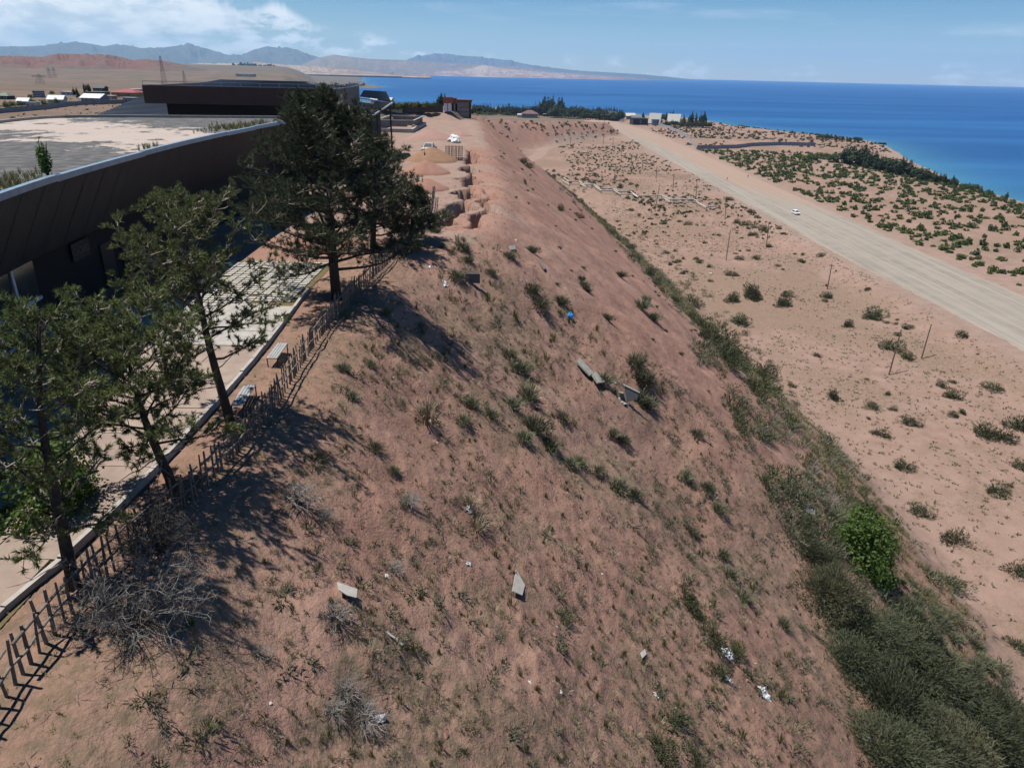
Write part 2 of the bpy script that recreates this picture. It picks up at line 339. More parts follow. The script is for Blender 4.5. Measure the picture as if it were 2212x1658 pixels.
def build_ground():
    a = np.radians(np.concatenate([np.linspace(-180, -54, 40, endpoint=False), np.linspace(-54, 52, 660), np.linspace(52, 180, 40, endpoint=False)[1:]]))
    r = [1.5, 3, 4.5]
    x = 6.
    while x < 20500:
        r.append(x); x *= 1.0045 if 59 < x < 128 else 1.009 if x < 90 else 1.013 if x < 900 else 1.035 if x < 12000 else 1.15
    r = np.array(r); na, nr = len(a), len(r)
    X = np.outer(r, np.sin(a)); Y = np.outer(r, np.cos(a))
    Z = terr(X.ravel(), Y.ravel()).reshape(X.shape)
    V = np.stack([X, Y, Z], -1).reshape(-1, 3)
    i = np.arange(nr-1)[:, None]*na; j = np.arange(na)[None]; k = (j+1) % na
    Q = np.stack([i+j, i+na+j, i+na+k, i+k], -1).reshape(-1, 4)
    V = np.concatenate([V, [(0, 0, th(0, 0.01))]]); c = len(V)-1
    T = np.stack([np.full(na, c), np.arange(na), (np.arange(na)+1) % na], -1)
    me = raw_mesh('ground', V, Q, T, True)
    x, y, z = V[:, 0], V[:, 1], V[:, 2]; R_ = np.hypot(x, y)
    d, _ = poly_sd(x, y, LIP)
    slope = sstep(.3, 3, d)*np.where(z > -37, 1, 0)
    veg = sstep(64, 46, y)*(.22+.78*sstep(.42, .58, fbm(x*.3, y*.22, 5, 101)))*sstep(-2, 2, d)*(.6+.4*sstep(26, 4, d))
    veg = np.maximum(veg, .85*sstep(5, 1.5, np.abs(x+8.5))*sstep(55, 40, y)*sstep(.3, .6, fbm(x*.4, y*.3, 3, 102)))
    veg = np.maximum(veg, .8*sstep(-12.5, -11.5, x)*sstep(-6.5, -8, x)*sstep(60, 50, y)*sstep(.25, .55, fbm(x*.5, y*.4, 4, 112)))
    toe = np.exp(-((z+34)/5.)**2)*sstep(20, 30, d)*np.where(y < 420, 1, 0)
    veg = np.maximum(veg, toe*.7*sstep(.3, .6, fbm(x*.08, y*.08, 4, 103)))
    flat = np.where((z < -36.5), 1, 0)
    veg = np.maximum(veg, flat*np.maximum(.85*sstep(.44, .62, fbm(x*.05, y*.05, 5, 104)), .6*sstep(.45, .6, fbm(x*.3, y*.22, 4, 114))))
    tan = flat*(.3+.6*fbm(x*.02, y*.02, 3, 105)) + (1-flat)*.25*sstep(.4, .7, fbm(x*.07, y*.07, 4, 106))
    plat = (d < 0)&(y > 55)&(y < 215)&(x > -60)
    tan = np.where(plat, .75+.2*fbm(x*.05, y*.05, 3, 107), tan)
    cd, _ = poly_sd(x, y, CRACK)
    tan = np.where((cd > .3) & (d < 2) & (y > 59) & (y < 133), .1+.7*sstep(.58, .7, fbm(x*.06, y*.12, 3, 108)), tan)
    step = np.where((d < 0) & ((x < -40) | (y > 215)), 1., 0.)*sstep(206, 216, y + np.where(x < -40, 160, 0))
    left = sstep(-24, -40, x)*sstep(60, 85, y)
    stp = np.maximum(left, sstep(206.5, 209, y)*np.where(d < 0, .75, 0))*(.72+.28*sstep(.3, .6, fbm(x*.03, y*.03, 4, 109)))
    stp = np.maximum(stp, sstep(1500, 3000, R_))
    # paths and tracks are dustier
    tr, _ = poly_sd(x, y, TRACK); tr = sstep(5.5, 3.5, np.abs(tr)); 
    shoulder = sstep(14, 3, np.abs(poly_sd(x, y, ROADL)[0]))*flat
    sh2 = sstep(12, 3, np.abs(poly_sd(x, y, ROADR)[0]))*flat
    tan = np.maximum(tan, np.maximum(tr, np.maximum(shoulder, sh2)*.9)); veg = veg*(1-tr)*(1-.8*np.maximum(shoulder, sh2))
    bch = sstep(26, 8, np.abs(poly_sd(x, y, SHORE)[0]))*np.where(R_ < 1500, 1, 0); tan = np.maximum(tan, bch); veg = veg*(1-bch)
    path = sstep(.75, .3, np.abs(poly_sd(x, y, [(-6.5, 8), (-5.2, 14), (-5.2, 22), (-6.4, 30), (-6.8, 38), (-5.5, 46), (-4.6, 52)])[0]))
    veg = veg*(1-.8*path)
    col = np.stack([veg, tan, stp, np.ones_like(veg)], -1).astype(np.float32)
    ca = me.color_attributes.new('mask', 'FLOAT_COLOR', 'POINT'); ca.data.foreach_set('color', col.ravel())
    return struct(link('ground', me, SOIL))
build_ground()
# ------------------------------------------------------------------ lake
def lake_material():
    m = bpy.data.materials.new('lake_water'); m.use_nodes = True; nt = m.node_tree; N = nt.nodes; L = nt.links; b = N['Principled BSDF']
    b.inputs['Roughness'].default_value = .38; b.inputs['IOR'].default_value = 1.33; b.inputs['Specular IOR Level'].default_value = .22
    at_ = N.new('ShaderNodeVertexColor'); at_.layer_name = 'depth'; sp = N.new('ShaderNodeSeparateColor'); L.new(at_.outputs[0], sp.inputs[0])
    ge = N.new('ShaderNodeNewGeometry'); mp = N.new('ShaderNodeMapping'); mp.inputs['Scale'].default_value = (.0011, .0065, 1); mp.inputs['Rotation'].default_value = (0, 0, .08); L.new(ge.outputs['Position'], mp.inputs[0])
    n = N.new('ShaderNodeTexNoise'); n.inputs['Scale'].default_value = 1.; n.inputs['Detail'].default_value = 6; n.inputs['Roughness'].default_value = .6; L.new(mp.outputs[0], n.inputs[0])
    r = N.new('ShaderNodeMapRange'); L.new(n.outputs[0], r.inputs[0]); r.inputs[1].default_value = .42; r.inputs[2].default_value = .66
    a = N.new('ShaderNodeMix'); a.data_type = 'RGBA'; a.inputs['A'].default_value = (.007, .052, .180, 1); a.inputs['B'].default_value = (.020, .098, .250, 1); L.new(r.outputs[0], a.inputs['Factor'])
    c = N.new('ShaderNodeMix'); c.data_type = 'RGBA'; c.inputs['B'].default_value = (.06, .19, .24, 1); L.new(a.outputs['Result'], c.inputs['A']); L.new(sp.outputs[0], c.inputs['Factor'])
    L.new(c.outputs['Result'], b.inputs['Base Color'])
    w = N.new('ShaderNodeTexNoise'); w.inputs['Scale'].default_value = .55; w.inputs['Detail'].default_value = 5; L.new(ge.outputs['Position'], w.inputs[0])
    bp = N.new('ShaderNodeBump'); bp.inputs['Strength'].default_value = .5; bp.inputs['Distance'].default_value = .5; L.new(w.outputs[0], bp.inputs['Height']); L.new(bp.outputs[0], b.inputs['Normal'])
    return m
def build_lake():
    a = np.radians(np.linspace(-35, 95, 200)); r = np.geomspace(150, 20000, 100)
    X = np.outer(r, np.sin(a)).ravel(); Y = np.outer(r, np.cos(a)).ravel(); na, nr = len(a), len(r)
    i = np.arange(nr-1)[:, None]*na; j = np.arange(na-1)[None]
    Q = np.stack([i+j, i+na+j, i+na+j+1, i+j+1], -1).reshape(-1, 4)
    me = raw_mesh('lake', np.stack([X, Y, np.full(X.shape, LAKE_Z)], -1), Q, None, True)
    sdv = np.abs(poly_sd(X, Y, SHORE)[0]); s = np.exp(-sdv/22)*.55+.12*np.exp(-sdv/160)
    col = np.stack([s, s, s, s*0+1], -1).astype(np.float32)
    ca = me.color_attributes.new('depth', 'FLOAT_COLOR', 'POINT'); ca.data.foreach_set('color', col.ravel())
    o = link('lake', me, lake_material()); struct(o)
build_lake()
# ------------------------------------------------------------------ road
def road_material():
    m = bpy.data.materials.new('road_gravel'); m.use_nodes = True; nt = m.node_tree; N = nt.nodes; L = nt.links; b = N['Principled BSDF']
    b.inputs['Roughness'].default_value = .95; b.inputs['Specular IOR Level'].default_value = .1
    at_ = N.new('ShaderNodeVertexColor'); at_.layer_name = 'mask'; sp = N.new('ShaderNodeSeparateColor'); L.new(at_.outputs[0], sp.inputs[0])
    ge = N.new('ShaderNodeNewGeometry'); mp = N.new('ShaderNodeMapping'); mp.inputs['Scale'].default_value = (.9, .012, 1); L.new(ge.outputs['Position'], mp.inputs[0])
    n = N.new('ShaderNodeTexNoise'); n.inputs['Scale'].default_value = 1; n.inputs['Detail'].default_value = 5; L.new(mp.outputs[0], n.inputs[0])
    n2 = N.new('ShaderNodeTexNoise'); n2.inputs['Scale'].default_value = .25; n2.inputs['Detail'].default_value = 7; L.new(ge.outputs['Position'], n2.inputs[0])
    def mix(f, a, b_):
        q = N.new('ShaderNodeMix'); q.data_type = 'RGBA'
        for k, v in (('Factor', f), ('A', a), ('B', b_)):
            if isinstance(v, tuple): q.inputs[k].default_value = (*v, 1)
            else: L.new(v, q.inputs[k])
        return q.outputs['Result']
    def rng(v, a, b_, c=0., d=1.):
        q = N.new('ShaderNodeMapRange'); L.new(v, q.inputs[0]); q.inputs[1].default_value = a; q.inputs[2].default_value = b_; q.inputs[3].default_value = c; q.inputs[4].default_value = d; return q.outputs[0]
    g = mix(rng(n.outputs[0], .40, .60), (.262, .232, .195), (.196, .175, .147))
    g = mix(rng(n2.outputs[0], .4, .7, 0, .5), g, (.288, .245, .194))
    dirt = mix(rng(n.outputs[0], .35, .65), (.30, .215, .165), (.255, .185, .142))
    L.new(mix(sp.outputs[0], g, dirt), b.inputs['Base Color'])
    return m
def ribbon(name, Lp, Rp, n, cols, zoff, material, maskf=None, jag=1.3):
    def resample(P, n):
        P = np.array(P, float); s = np.concatenate([[0], np.cumsum(np.linalg.norm(np.diff(P, axis=0), axis=1))]); t = np.linspace(0, 1, n)**1.3*s[-1]
        return np.stack([np.interp(t, s, P[:, k]) for k in (0, 1)], 1)
    A = resample(Lp, n); B = resample(Rp, n); u = np.linspace(0, 1, cols)
    G = A[:, None]*(1-u)[None, :, None]+B[:, None]*u[None, :, None]
    e = jag*(fbm(G[:, :, 1].ravel()*.16, u[None].repeat(n, 0).ravel()*0+3, 3, 7).reshape(n, cols)-.5)*2
    G[:, 0, 0] += e[:, 0]; G[:, -1, 0] += e[:, -1]
    x, y = G[:, :, 0].ravel(), G[:, :, 1].ravel()
    z = zoff(x, y, np.tile(u, n))
    i = np.arange(n-1)[:, None]*cols; j = np.arange(cols-1)[None]
    Q = np.stack([i+j, i+j+1, i+cols+j+1, i+cols+j], -1).reshape(-1, 4)
    me = raw_mesh(name, np.stack([x, y, z], -1), Q, None, True)
    mk = maskf(x, y, np.tile(u, n)) if maskf else x*0
    ca = me.color_attributes.new('mask', 'FLOAT_COLOR', 'POINT'); ca.data.foreach_set('color', np.stack([mk, mk, mk, mk*0+1], -1).astype(np.float32).ravel())
    return struct(link(name, me, material))
def road_z(x, y, u):
    h = terr(x, y) + .35*sstep(0, 2.5, poly_sd(x, y, ROADL)[0])*sstep(0, 2.5, -poly_sd(x, y, ROADR)[0])
    edge = np.minimum(u, 1-u)
    return h + .06 - .14*(edge < .01)
ROAD = road_material()
ribbon('road', ROADL, ROADR, 500, 26, road_z, ROAD, lambda x, y, u: np.clip(sstep(300, 400, y+90*(u-.5))*sstep(.30, .45, u) + sstep(560, 680, y)*.5 + .5*sstep(.9, 1, u) + .3*sstep(.06, 0., u), 0, 1))
# ------------------------------------------------------------------ hills and mountains
def ridge(name, pts, R, depth, zb, m, amp, seed, rows=46, cols=420, skirt=1.0):
    """a range of hills whose crest is seen where the photo shows it, R metres away"""
    xs = np.array([p[0] for p in pts], float); ys = np.array([p[1] for p in pts], float)
    X = np.linspace(xs[0], xs[-1], cols); Yp = np.interp(X, xs, ys)
    dirs = np.array([ray(a, b) for a, b in zip(X, Yp)]); hz = np.hypot(dirs[:, 0], dirs[:, 1])
    el = dirs[:, 2]/hz; dx = dirs[:, 0]/hz; dy = dirs[:, 1]/hz
    Rv = R*(1+.10*(fbm(X*.012, X*0+seed, 3, seed)-.5)); top = CAMZ+el*Rv
    V = []; t = np.linspace(-1, 1, rows)
    for tt in t:
        rr = Rv + tt*depth; prof = (1-abs(tt)**1.25) if tt < 0 else (1-abs(tt)**1.6)
        px, py = dx*rr, dy*rr
        n = 1-np.abs(2*fbm(px/depth*5.5, py/depth*5.5, 5, seed)-1)
        n2 = 1-np.abs(2*fbm(px/depth*14, py/depth*14, 3, seed+3)-1)
        k = np.clip(abs(tt)*3., 0, 1)
        cut = amp*((n-.72)*1.0+(n2-.7)*.35)*k*(1-abs(tt)**4)
        z = zb+(top-zb)*np.clip(prof+cut, 0, 1.05 if abs(tt) > .3 else 1)
        z = np.where(top > zb, z, zb-5)
        V.append(np.stack([px, py, z - (skirt*8 if abs(tt) == 1 else 0)], -1))
    V = np.concatenate(V); i = np.arange(rows-1)[:, None]*cols; j = np.arange(cols-1)[None]
    Q = np.stack([i+j, i+j+1, i+cols+j+1, i+cols+j], -1).reshape(-1, 4)
    return struct(link(name, raw_mesh(name, V, Q, None, True), m))
def hillmat(name, c1, c2, c3, s): 
    m = mat(name, c1, c2, .95, s, 8, lo=.38, hi=.62, spec=.1, bump=0)
    nt = m.node_tree; N = nt.nodes; L = nt.links; b = N['Principled BSDF']
    ge = N.new('ShaderNodeNewGeometry'); sx = N.new('ShaderNodeSeparateXYZ'); L.new(ge.outputs['True Normal'], sx.inputs[0])
    mr = N.new('ShaderNodeMapRange'); L.new(sx.outputs[2], mr.inputs[0]); mr.inputs[1].default_value = .99; mr.inputs[2].default_value = .93
    old = b.inputs['Base Color'].links[0].from_socket; mx = N.new('ShaderNodeMix'); mx.data_type = 'RGBA'
    L.new(mr.outputs[0], mx.inputs['Factor']); L.new(old, mx.inputs['A']); mx.inputs['B'].default_value = (*c3, 1); L.new(mx.outputs['Result'], b.inputs['Base Color'])
    return m
HM_RED = hillmat('red_hill_clay', (.115, .092, .068), (.095, .080, .062), (.145, .075, .060), .012)
HM_PALE = hillmat('pale_badland_clay', (.21, .145, .115), (.165, .098, .08), (.30, .24, .19), .006)
HM_MTN = hillmat('haze_tinted_rock', (.075, .085, .085), (.055, .066, .070), (.085, .09, .09), .0012)  # grey-blue rock colour carries some of the distance haze
HM_FAR = hillmat('dry_mountain', (.15, .125, .10), (.12, .10, .085), (.18, .14, .115), .002)
ridge('mountains', [(-300, 112), (-150, 98), (-60, 104), (0, 102), (70, 102), (120, 97), (169, 92), (197, 96), (225, 101), (246, 97), (274, 100), (299, 105), (327, 105), (355, 103), (380, 101), (408, 95), (432, 102), (460, 111), (492, 120), (524, 120), (548, 109), (577, 102), (605, 105), (619, 103), (650, 112), (686, 124), (740, 138), (800, 158)], 15500, 3200, -40, HM_MTN, .9, 5)
ridge('mountains', [(860, 140), (877, 130), (904, 121.5), (937, 116.5), (965, 117), (1006, 122), (1060, 126), (1101, 131.5), (1142, 139.7), (1183, 145), (1238, 152), (1293, 155.5), (1390, 161), (1500, 172)], 15800, 2600, -40, HM_MTN, .8, 6, 34, 300)
ridge('hills', [(640, 150), (657, 137), (689, 125), (721, 118.5), (746, 121.5), (795, 127.4), (877, 130.5), (965, 136), (1047, 140), (1101, 142.5), (1156, 148), (1211, 156), (1300, 162), (1400, 170)], 12000, 2200, -40, HM_FAR, .5, 7, 40, 340)
ridge('hills', [(700, 166), (800, 155), (870, 152), (940, 154), (1000, 151), (1043, 141), (1060, 143), (1100, 149), (1170, 155), (1240, 160), (1350, 169)], 10300, 1000, -40, HM_PALE, .7, 8, 34, 340)
ridge('hills', [(330, 150), (380, 141), (440, 137), (500, 137.5), (555, 136), (620, 141), (690, 145), (740, 150), (800, 155), (860, 161), (930, 166)], 6400, 700, -22, HM_PALE, 1.2, 9, 44, 420)
ridge('hills', [(-320, 124), (-150, 119), (-60, 122), (0, 121), (40, 123), (90, 125), (125, 119), (170, 120), (215, 118), (250, 124), (292, 131), (320, 130), (345, 131), (372, 135), (420, 146), (480, 156), (560, 165), (640, 172)], 3000, 620, -8, HM_RED, 1.3, 10, 56, 520)
# ------------------------------------------------------------------ air
def haze():
    o = MB().box((0, 0, 300), (43000, 43000, 720)).build('haze', None)
    m = bpy.data.materials.new('haze_air'); m.use_nodes = True; N = m.node_tree.nodes; L = m.node_tree.links
    N.remove(N['Principled BSDF']); v = N.new('ShaderNodeVolumePrincipled'); v.inputs['Density'].default_value = 4.8e-5
    v.inputs['Color'].default_value = (.40, .68, 1, 1); v.inputs['Anisotropy'].default_value = .1
    L.new(v.outputs[0], N['Material Output'].inputs['Volume']); o.data.materials.append(m)
    tag(o, 'thin blue haze in the air over the lake and mountains', 'haze', kind='stuff'); return o
haze()
#PART3
# ------------------------------------------------------------------ shared materials
CONC = mat('concrete', (.34, .32, .29), (.27, .25, .225), .9, 2.5, 6, .3)
CONC_PINK = mat('dusty_concrete', (.28, .215, .175), (.22, .17, .14), .9, 1.2, 6, .3, rnd=.06)
PAVER = mat('pale_paver', (.36, .34, .30), (.30, .28, .245), .9, 3, 5, .2, rnd=.08)
MOSS = mat('joint_grass', (.085, .080, .028), (.13, .088, .045), .95, 6, 5, .5)
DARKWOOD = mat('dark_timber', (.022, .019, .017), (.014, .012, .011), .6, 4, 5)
GREYWOOD = mat('weathered_stick', (.17, .145, .125), (.11, .095, .082), .9, 9, 5, .3, rnd=.2)
BENCHW = mat('bench_paint', (.30, .31, .31), (.22, .22, .21), .8, 6, 6)
IRON = mat('dark_iron', (.05, .05, .052), (.09, .05, .03), .6, 20, 4, metal=.3)
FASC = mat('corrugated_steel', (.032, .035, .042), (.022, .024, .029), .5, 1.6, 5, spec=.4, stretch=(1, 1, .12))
CAP = mat('blue_metal_trim', (.17, .26, .33), (.24, .31, .36), .35, 2, 3, metal=.2, spec=.5)
WHITEP = mat('white_frame_paint', (.62, .64, .68), (.5, .52, .56), .5, 3, 3)
GLASS = mat('dark_glass', (.035, .04, .04), (.05, .055, .05), .12, .7, 3, spec=.6)
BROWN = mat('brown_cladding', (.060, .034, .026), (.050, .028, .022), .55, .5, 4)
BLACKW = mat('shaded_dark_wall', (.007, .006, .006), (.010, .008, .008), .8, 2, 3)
BARK = mat('pine_bark', (.075, .058, .047), (.040, .032, .028), .95, 14, 6, .8)
TWIG = mat('pale_twig', (.30, .255, .21), (.20, .165, .135), .9, 6, 4)
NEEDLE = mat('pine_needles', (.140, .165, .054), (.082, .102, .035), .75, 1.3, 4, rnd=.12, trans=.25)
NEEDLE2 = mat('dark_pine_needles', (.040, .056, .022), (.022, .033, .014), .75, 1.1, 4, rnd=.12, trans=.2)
LEAF = mat('green_leaves', (.085, .150, .022), (.055, .100, .018), .6, 2, 4, rnd=.15, trans=.35)
SAGE = mat('grey_green_sage', (.140, .138, .085), (.075, .082, .045), .9, 5, 4, rnd=.30, trans=.15)
TUFT = mat('green_tuft', (.110, .130, .035), (.080, .090, .028), .85, 5, 4, rnd=.25, trans=.2)
DRY = mat('dry_stems', (.30, .24, .165), (.20, .155, .105), .9, 5, 4, rnd=.22)
GREYDRY = mat('grey_dead_twigs', (.235, .215, .195), (.13, .115, .102), .9, 4, 4, rnd=.15)
OLIVE = mat('dark_olive_shrub', (.080, .088, .040), (.046, .055, .024), .85, 2, 4, rnd=.28, trans=.2)
TAMAR = mat('feathery_tamarisk', (.088, .092, .050), (.050, .056, .030), .85, 1, 5, rnd=.32, trans=.25)
SEAB = mat('sea_buckthorn_leaves', (.100, .125, .035), (.058, .080, .024), .8, 1.5, 4, rnd=.25, trans=.25)
GRASSY = mat('yellow_green_grass', (.22, .20, .075), (.15, .15, .055), .9, 2, 4, rnd=.2, trans=.2)
FARTREE = mat('far_tree_foliage', (.040, .055, .022), (.022, .034, .015), .8, .6, 4, rnd=.28, trans=.15)
TRUNKM = mat('far_tree_trunk', (.10, .085, .07), (.07, .06, .05), .9, 5)
POLEW = mat('creosoted_pole', (.085, .058, .042), (.055, .04, .03), .9, 5, 4, rnd=.2)
WHITE = mat('white_plastic', (.72, .72, .70), (.6, .6, .58), .6, 5, 4)
# ------------------------------------------------------------------ plant geometry
def blades(n, r, h, w, seed, lean=.9, seg=2, up=.35, base=.25):
    """a tuft of thin tapering stems; returns verts, quads, tris"""
    g = np.random.default_rng(seed); a = g.uniform(0, 2*np.pi, n); k = np.sqrt(g.uniform(0, 1, n))
    L_ = h*g.uniform(.6, 1.1, n); b0 = np.stack([np.cos(a)*k*r*base, np.sin(a)*k*r*base, np.zeros(n)], 1)
    tip = np.stack([np.cos(a)*k*r*lean, np.sin(a)*k*r*lean, L_*(1-.45*k**2)], 1); tip += g.normal(0, .12*r, (n, 3))*(1, 1, .6)
    mid = (b0+tip)/2 + np.stack([0*a, 0*a, up*L_*.5], 1)
    s = np.stack([-np.sin(a+g.normal(0, 1, n)), np.cos(a+g.normal(0, 1, n)), g.normal(0, .4, n)], 1); s /= np.linalg.norm(s, axis=1)[:, None]
    ww = w*g.uniform(.6, 1.3, n)[:, None]
    V = np.stack([b0-s*ww*.5, b0+s*ww*.5, mid-s*ww*.5, mid+s*ww*.5, tip], 1).reshape(-1, 3)
    i = np.arange(n)*5; Q = np.stack([i, i+1, i+3, i+2], 1); T = np.stack([i+2, i+3, i+4], 1); return V, Q, T
def leafball(n, R, seed, size, flat=1., lumps=7, hole=.35, zmin=0.):
    """leaf-sized faces in clumps through a crown's volume"""
    g = np.random.default_rng(seed)
    c = g.normal(0, 1, (lumps, 3)); c /= np.linalg.norm(c, axis=1)[:, None]; c *= g.uniform(.25, .75, lumps)[:, None]; c[:, 2] = np.abs(c[:, 2])*1.0
    cr = g.uniform(.28, .55, lumps)
    k = g.integers(0, lumps, n); d = g.normal(0, 1, (n, 3)); d /= np.linalg.norm(d, axis=1)[:, None]
    P = c[k] + d*(cr[k]*g.uniform(hole, 1, n)**.5)[:, None]
    P = P*np.array(R); P[:, 2] = np.maximum(P[:, 2]+0, zmin + .02)
    nrm = d + g.normal(0, .6, (n, 3)); nrm /= np.linalg.norm(nrm, axis=1)[:, None]
    u = np.cross(nrm, g.normal(0, 1, (n, 3))); u /= np.linalg.norm(u, axis=1)[:, None]; v = np.cross(nrm, u)
    s = (size*g.uniform(.6, 1.4, n))[:, None]
    V = np.stack([P-u*s, P-v*s*.55, P+u*s, P+v*s*.55], 1).reshape(-1, 3); i = np.arange(n)*4
    return V, np.stack([i, i+1, i+2, i+3], 1)
def joined(name, temps, P, S, m, seed=0, tilt=None):
    """many small plants as one mesh"""
    g = np.random.default_rng(seed); mb = MB(); P = np.asarray(P); n = len(P); pick = g.integers(0, len(temps), n)
    for t, (V, Q, T) in enumerate(temps):
        idx = np.where(pick == t)[0]
        if not len(idx): continue
        a = g.uniform(0, 2*np.pi, len(idx)); ca, sa = np.cos(a)[:, None], np.sin(a)[:, None]; s = np.asarray(S)[idx][:, None]
        X = (V[None, :, 0]*ca-V[None, :, 1]*sa)*s+P[idx, 0:1]; Y = (V[None, :, 0]*sa+V[None, :, 1]*ca)*s+P[idx, 1:2]; Z = V[None, :, 2]*s+P[idx, 2:3]
        W = np.stack([X, Y, Z], -1).reshape(-1, 3); off = (np.arange(len(idx))*len(V))[:, None, None]
        mb.add(W, (np.asarray(Q)[None]+off).reshape(-1, 4) if len(Q) else (), (np.asarray(T)[None]+off).reshape(-1, 3) if len(T) else ())
    return mb.build(name, m)
def ground_pts(xy):
    xy = np.asarray(xy, float); return np.column_stack([xy, terr(xy[:, 0], xy[:, 1])])
def inst(name, meshes, pts, scales, label, cat, group, seed=0, squash=None):
    g = random.Random(seed); out = []
    for p, s in zip(pts, scales):
        o = bpy.data.objects.new(name, g.choice(meshes)); C.objects.link(o); o.location = (p[0], p[1], p[2]-.02)
        o.rotation_euler = (0, 0, g.uniform(0, 6.28)); k = g.uniform(.85, 1.15); o.scale = (s*k, s/k, s*g.uniform(.85, 1.15)); tag(o, label, cat, group); out.append(o)
    return out
# ------------------------------------------------------------------ pines
def pine(base, h, label, crown, seed, needle, trunk_r=.16, lean=(0, 0), nlimb=24, low=.3, tuftn=16, size=.17, dens=1., dead=2):
    """crown: list of (relative height, limb length) ; trunk, limbs, twigs and needle tufts"""
    g = np.random.default_rng(seed); root = empty('pine_tree', base); tag(root, label, 'tree', 'pines along the terrace fence')
    tz = np.linspace(0, 1, 9); tp = np.stack([lean[0]*tz**1.3+.10*np.sin(tz*5+seed), lean[1]*tz**1.3+.08*np.cos(tz*4+seed)-.08, h*.97*tz], 1); tp[0] = (tp[0][0], tp[0][1], -.2)
    MB().tube(tp, trunk_r*(1-.86*tz)+.015, 8).build('trunk', BARK, root, smooth=True)
    lb = MB(); tw = MB(); tips = []; ch = np.array([c[0] for c in crown]); cl = np.array([c[1] for c in crown])
    for i in range(nlimb):
        f = low+(1-low)*((i+g.uniform(0, .9))/nlimb)**.9; f = min(f, .985)
        p0 = np.array([np.interp(f, tz, tp[:, k]) for k in range(3)]); Ln = np.interp(f, ch, cl)*g.uniform(.7, 1.12)
        az = i*2.4+g.uniform(-.5, .5); rise = .1+.75*f**2+g.uniform(-.15, .2)
        d = np.array([math.cos(az), math.sin(az), rise]); d /= np.linalg.norm(d)
        n = 6; pts = [p0]
        for k in range(n):
            d = d + g.normal(0, .13, 3) + (0, 0, .04); d /= np.linalg.norm(d); pts.append(pts[-1]+d*Ln/n)
        pts = np.array(pts); r0 = max(.018, trunk_r*.36*(1-f*.6)*min(1, Ln/2.0)); lb.tube(pts, np.linspace(r0, .010, n+1), 5)
        for j in range(int((4+Ln*3.2)*dens)):
            q = g.uniform(.22, 1); b0 = np.array([np.interp(q*n, np.arange(n+1), pts[:, k]) for k in range(3)])
            dd = d*.7 + g.normal(0, .75, 3); dd[2] = abs(dd[2])*.6+.05; dd /= np.linalg.norm(dd); l2 = min(1.1, (.25+.22*Ln)*g.uniform(.5, 1.1))*(1.15-.4*q)
            m1 = b0+dd*l2*.5+g.normal(0, .05, 3); e = b0+dd*l2+np.array([0, 0, .05*l2]); tw.tube([b0, m1, e], [.016, .012, .008], 3, False)
            tips.append((e, dd, 1.))
            for _ in range(g.integers(2, 5)):
                q2 = g.uniform(.3, 1); s0 = b0+(e-b0)*q2; d3 = dd+g.normal(0, .6, 3)+(0, 0, .2); d3 /= np.linalg.norm(d3); e3 = s0+d3*g.uniform(.12, .34)
                tw.tube([s0, e3], [.010, .006], 3, False); tips.append((e3, d3, g.uniform(.7, 1.05)))
    for i in range(dead):
        f = low*g.uniform(.5, 1.0); p0 = np.array([np.interp(f, tz, tp[:, k]) for k in range(3)]); az = g.uniform(0, 6.28); pts = [p0]; d = np.array([math.cos(az), math.sin(az), .15])
        for k in range(5): d = d+g.normal(0, .2, 3); d /= np.linalg.norm(d); pts.append(pts[-1]+d*.32)
        tw.tube(pts, np.linspace(.028, .006, 6), 4)
        for k in range(2, 6): tw.tube([pts[k], pts[k]+g.normal(0, .22, 3)], [.01, .004], 3, False)
    if lb.n: lb.build('limbs', BARK, root, smooth=True)
    tw.build('twigs', TWIG, root)['kind'] = 'stuff'
    P = np.array([t[0] for t in tips]); Dv = np.array([t[1] for t in tips]); sc = np.array([t[2] for t in tips]); nt_ = len(P)
    nd = g.normal(0, 1, (nt_, tuftn, 3)); nd /= np.linalg.norm(nd, axis=2)[:, :, None]; nd = nd*.85+Dv[:, None]*.75+np.array([0, 0, .25]); nd /= np.linalg.norm(nd, axis=2)[:, :, None]
    along = -g.uniform(0, .13, (nt_, tuftn, 1)); st = P[:, None]+Dv[:, None]*along
    ln = size*g.uniform(.7, 1.15, (nt_, tuftn, 1))*sc[:, None, None]; sd2 = np.cross(nd, g.normal(0, 1, (nt_, tuftn, 3))); sd2 /= np.linalg.norm(sd2, axis=2)[:, :, None]; wv = .013
    V = np.stack([st-sd2*wv, st+sd2*wv, st+nd*ln], 2).reshape(-1, 3); n3 = len(V)//3
    link('needles', raw_mesh('needles', V, None, np.arange(n3*3).reshape(-1, 3)), needle, root)['kind'] = 'stuff'; return root
pine((-11.0, 14.3, 0), 6.9, 'leftmost pine, tall and open, at the picture edge above the dead bush', [(0, 1.3), (.3, 1.8), (.6, 1.8), (.85, 1.2), (1, .5)], 1, NEEDLE, .15, (.35, .9), 26, .22, 20, .18, 1.3)
pine((-10.3, 18.6, 0), 4.9, 'low spreading flat-topped pine, second from the left by the fence', [(0, 1.8), (.35, 2.5), (.7, 2.9), (1, 1.6)], 2, NEEDLE, .15, (-1.0, .55), 32, .34, 22, .18, 1.8, 4)
pine((-10.3, 23.4, 0), 7.6, 'mid-height pine with crooked bare trunk behind the near bench', [(0, 1.7), (.35, 2.8), (.6, 3.2), (.85, 2.2), (1, .8)], 3, NEEDLE, .17, (-1.5, 1.3), 32, .32, 21, .18, 1.5, 3)
pine((-10.1, 39.4, 0), 10.3, 'largest dark pine with broad cone-shaped crown where the fence bends', [(0, 4.6), (.16, 6.0), (.4, 5.4), (.7, 3.7), (.9, 2.2), (1, 1.1)], 4, NEEDLE2, .30, (-.6, 1.5), 66, .14, 16, .28, 2.0)
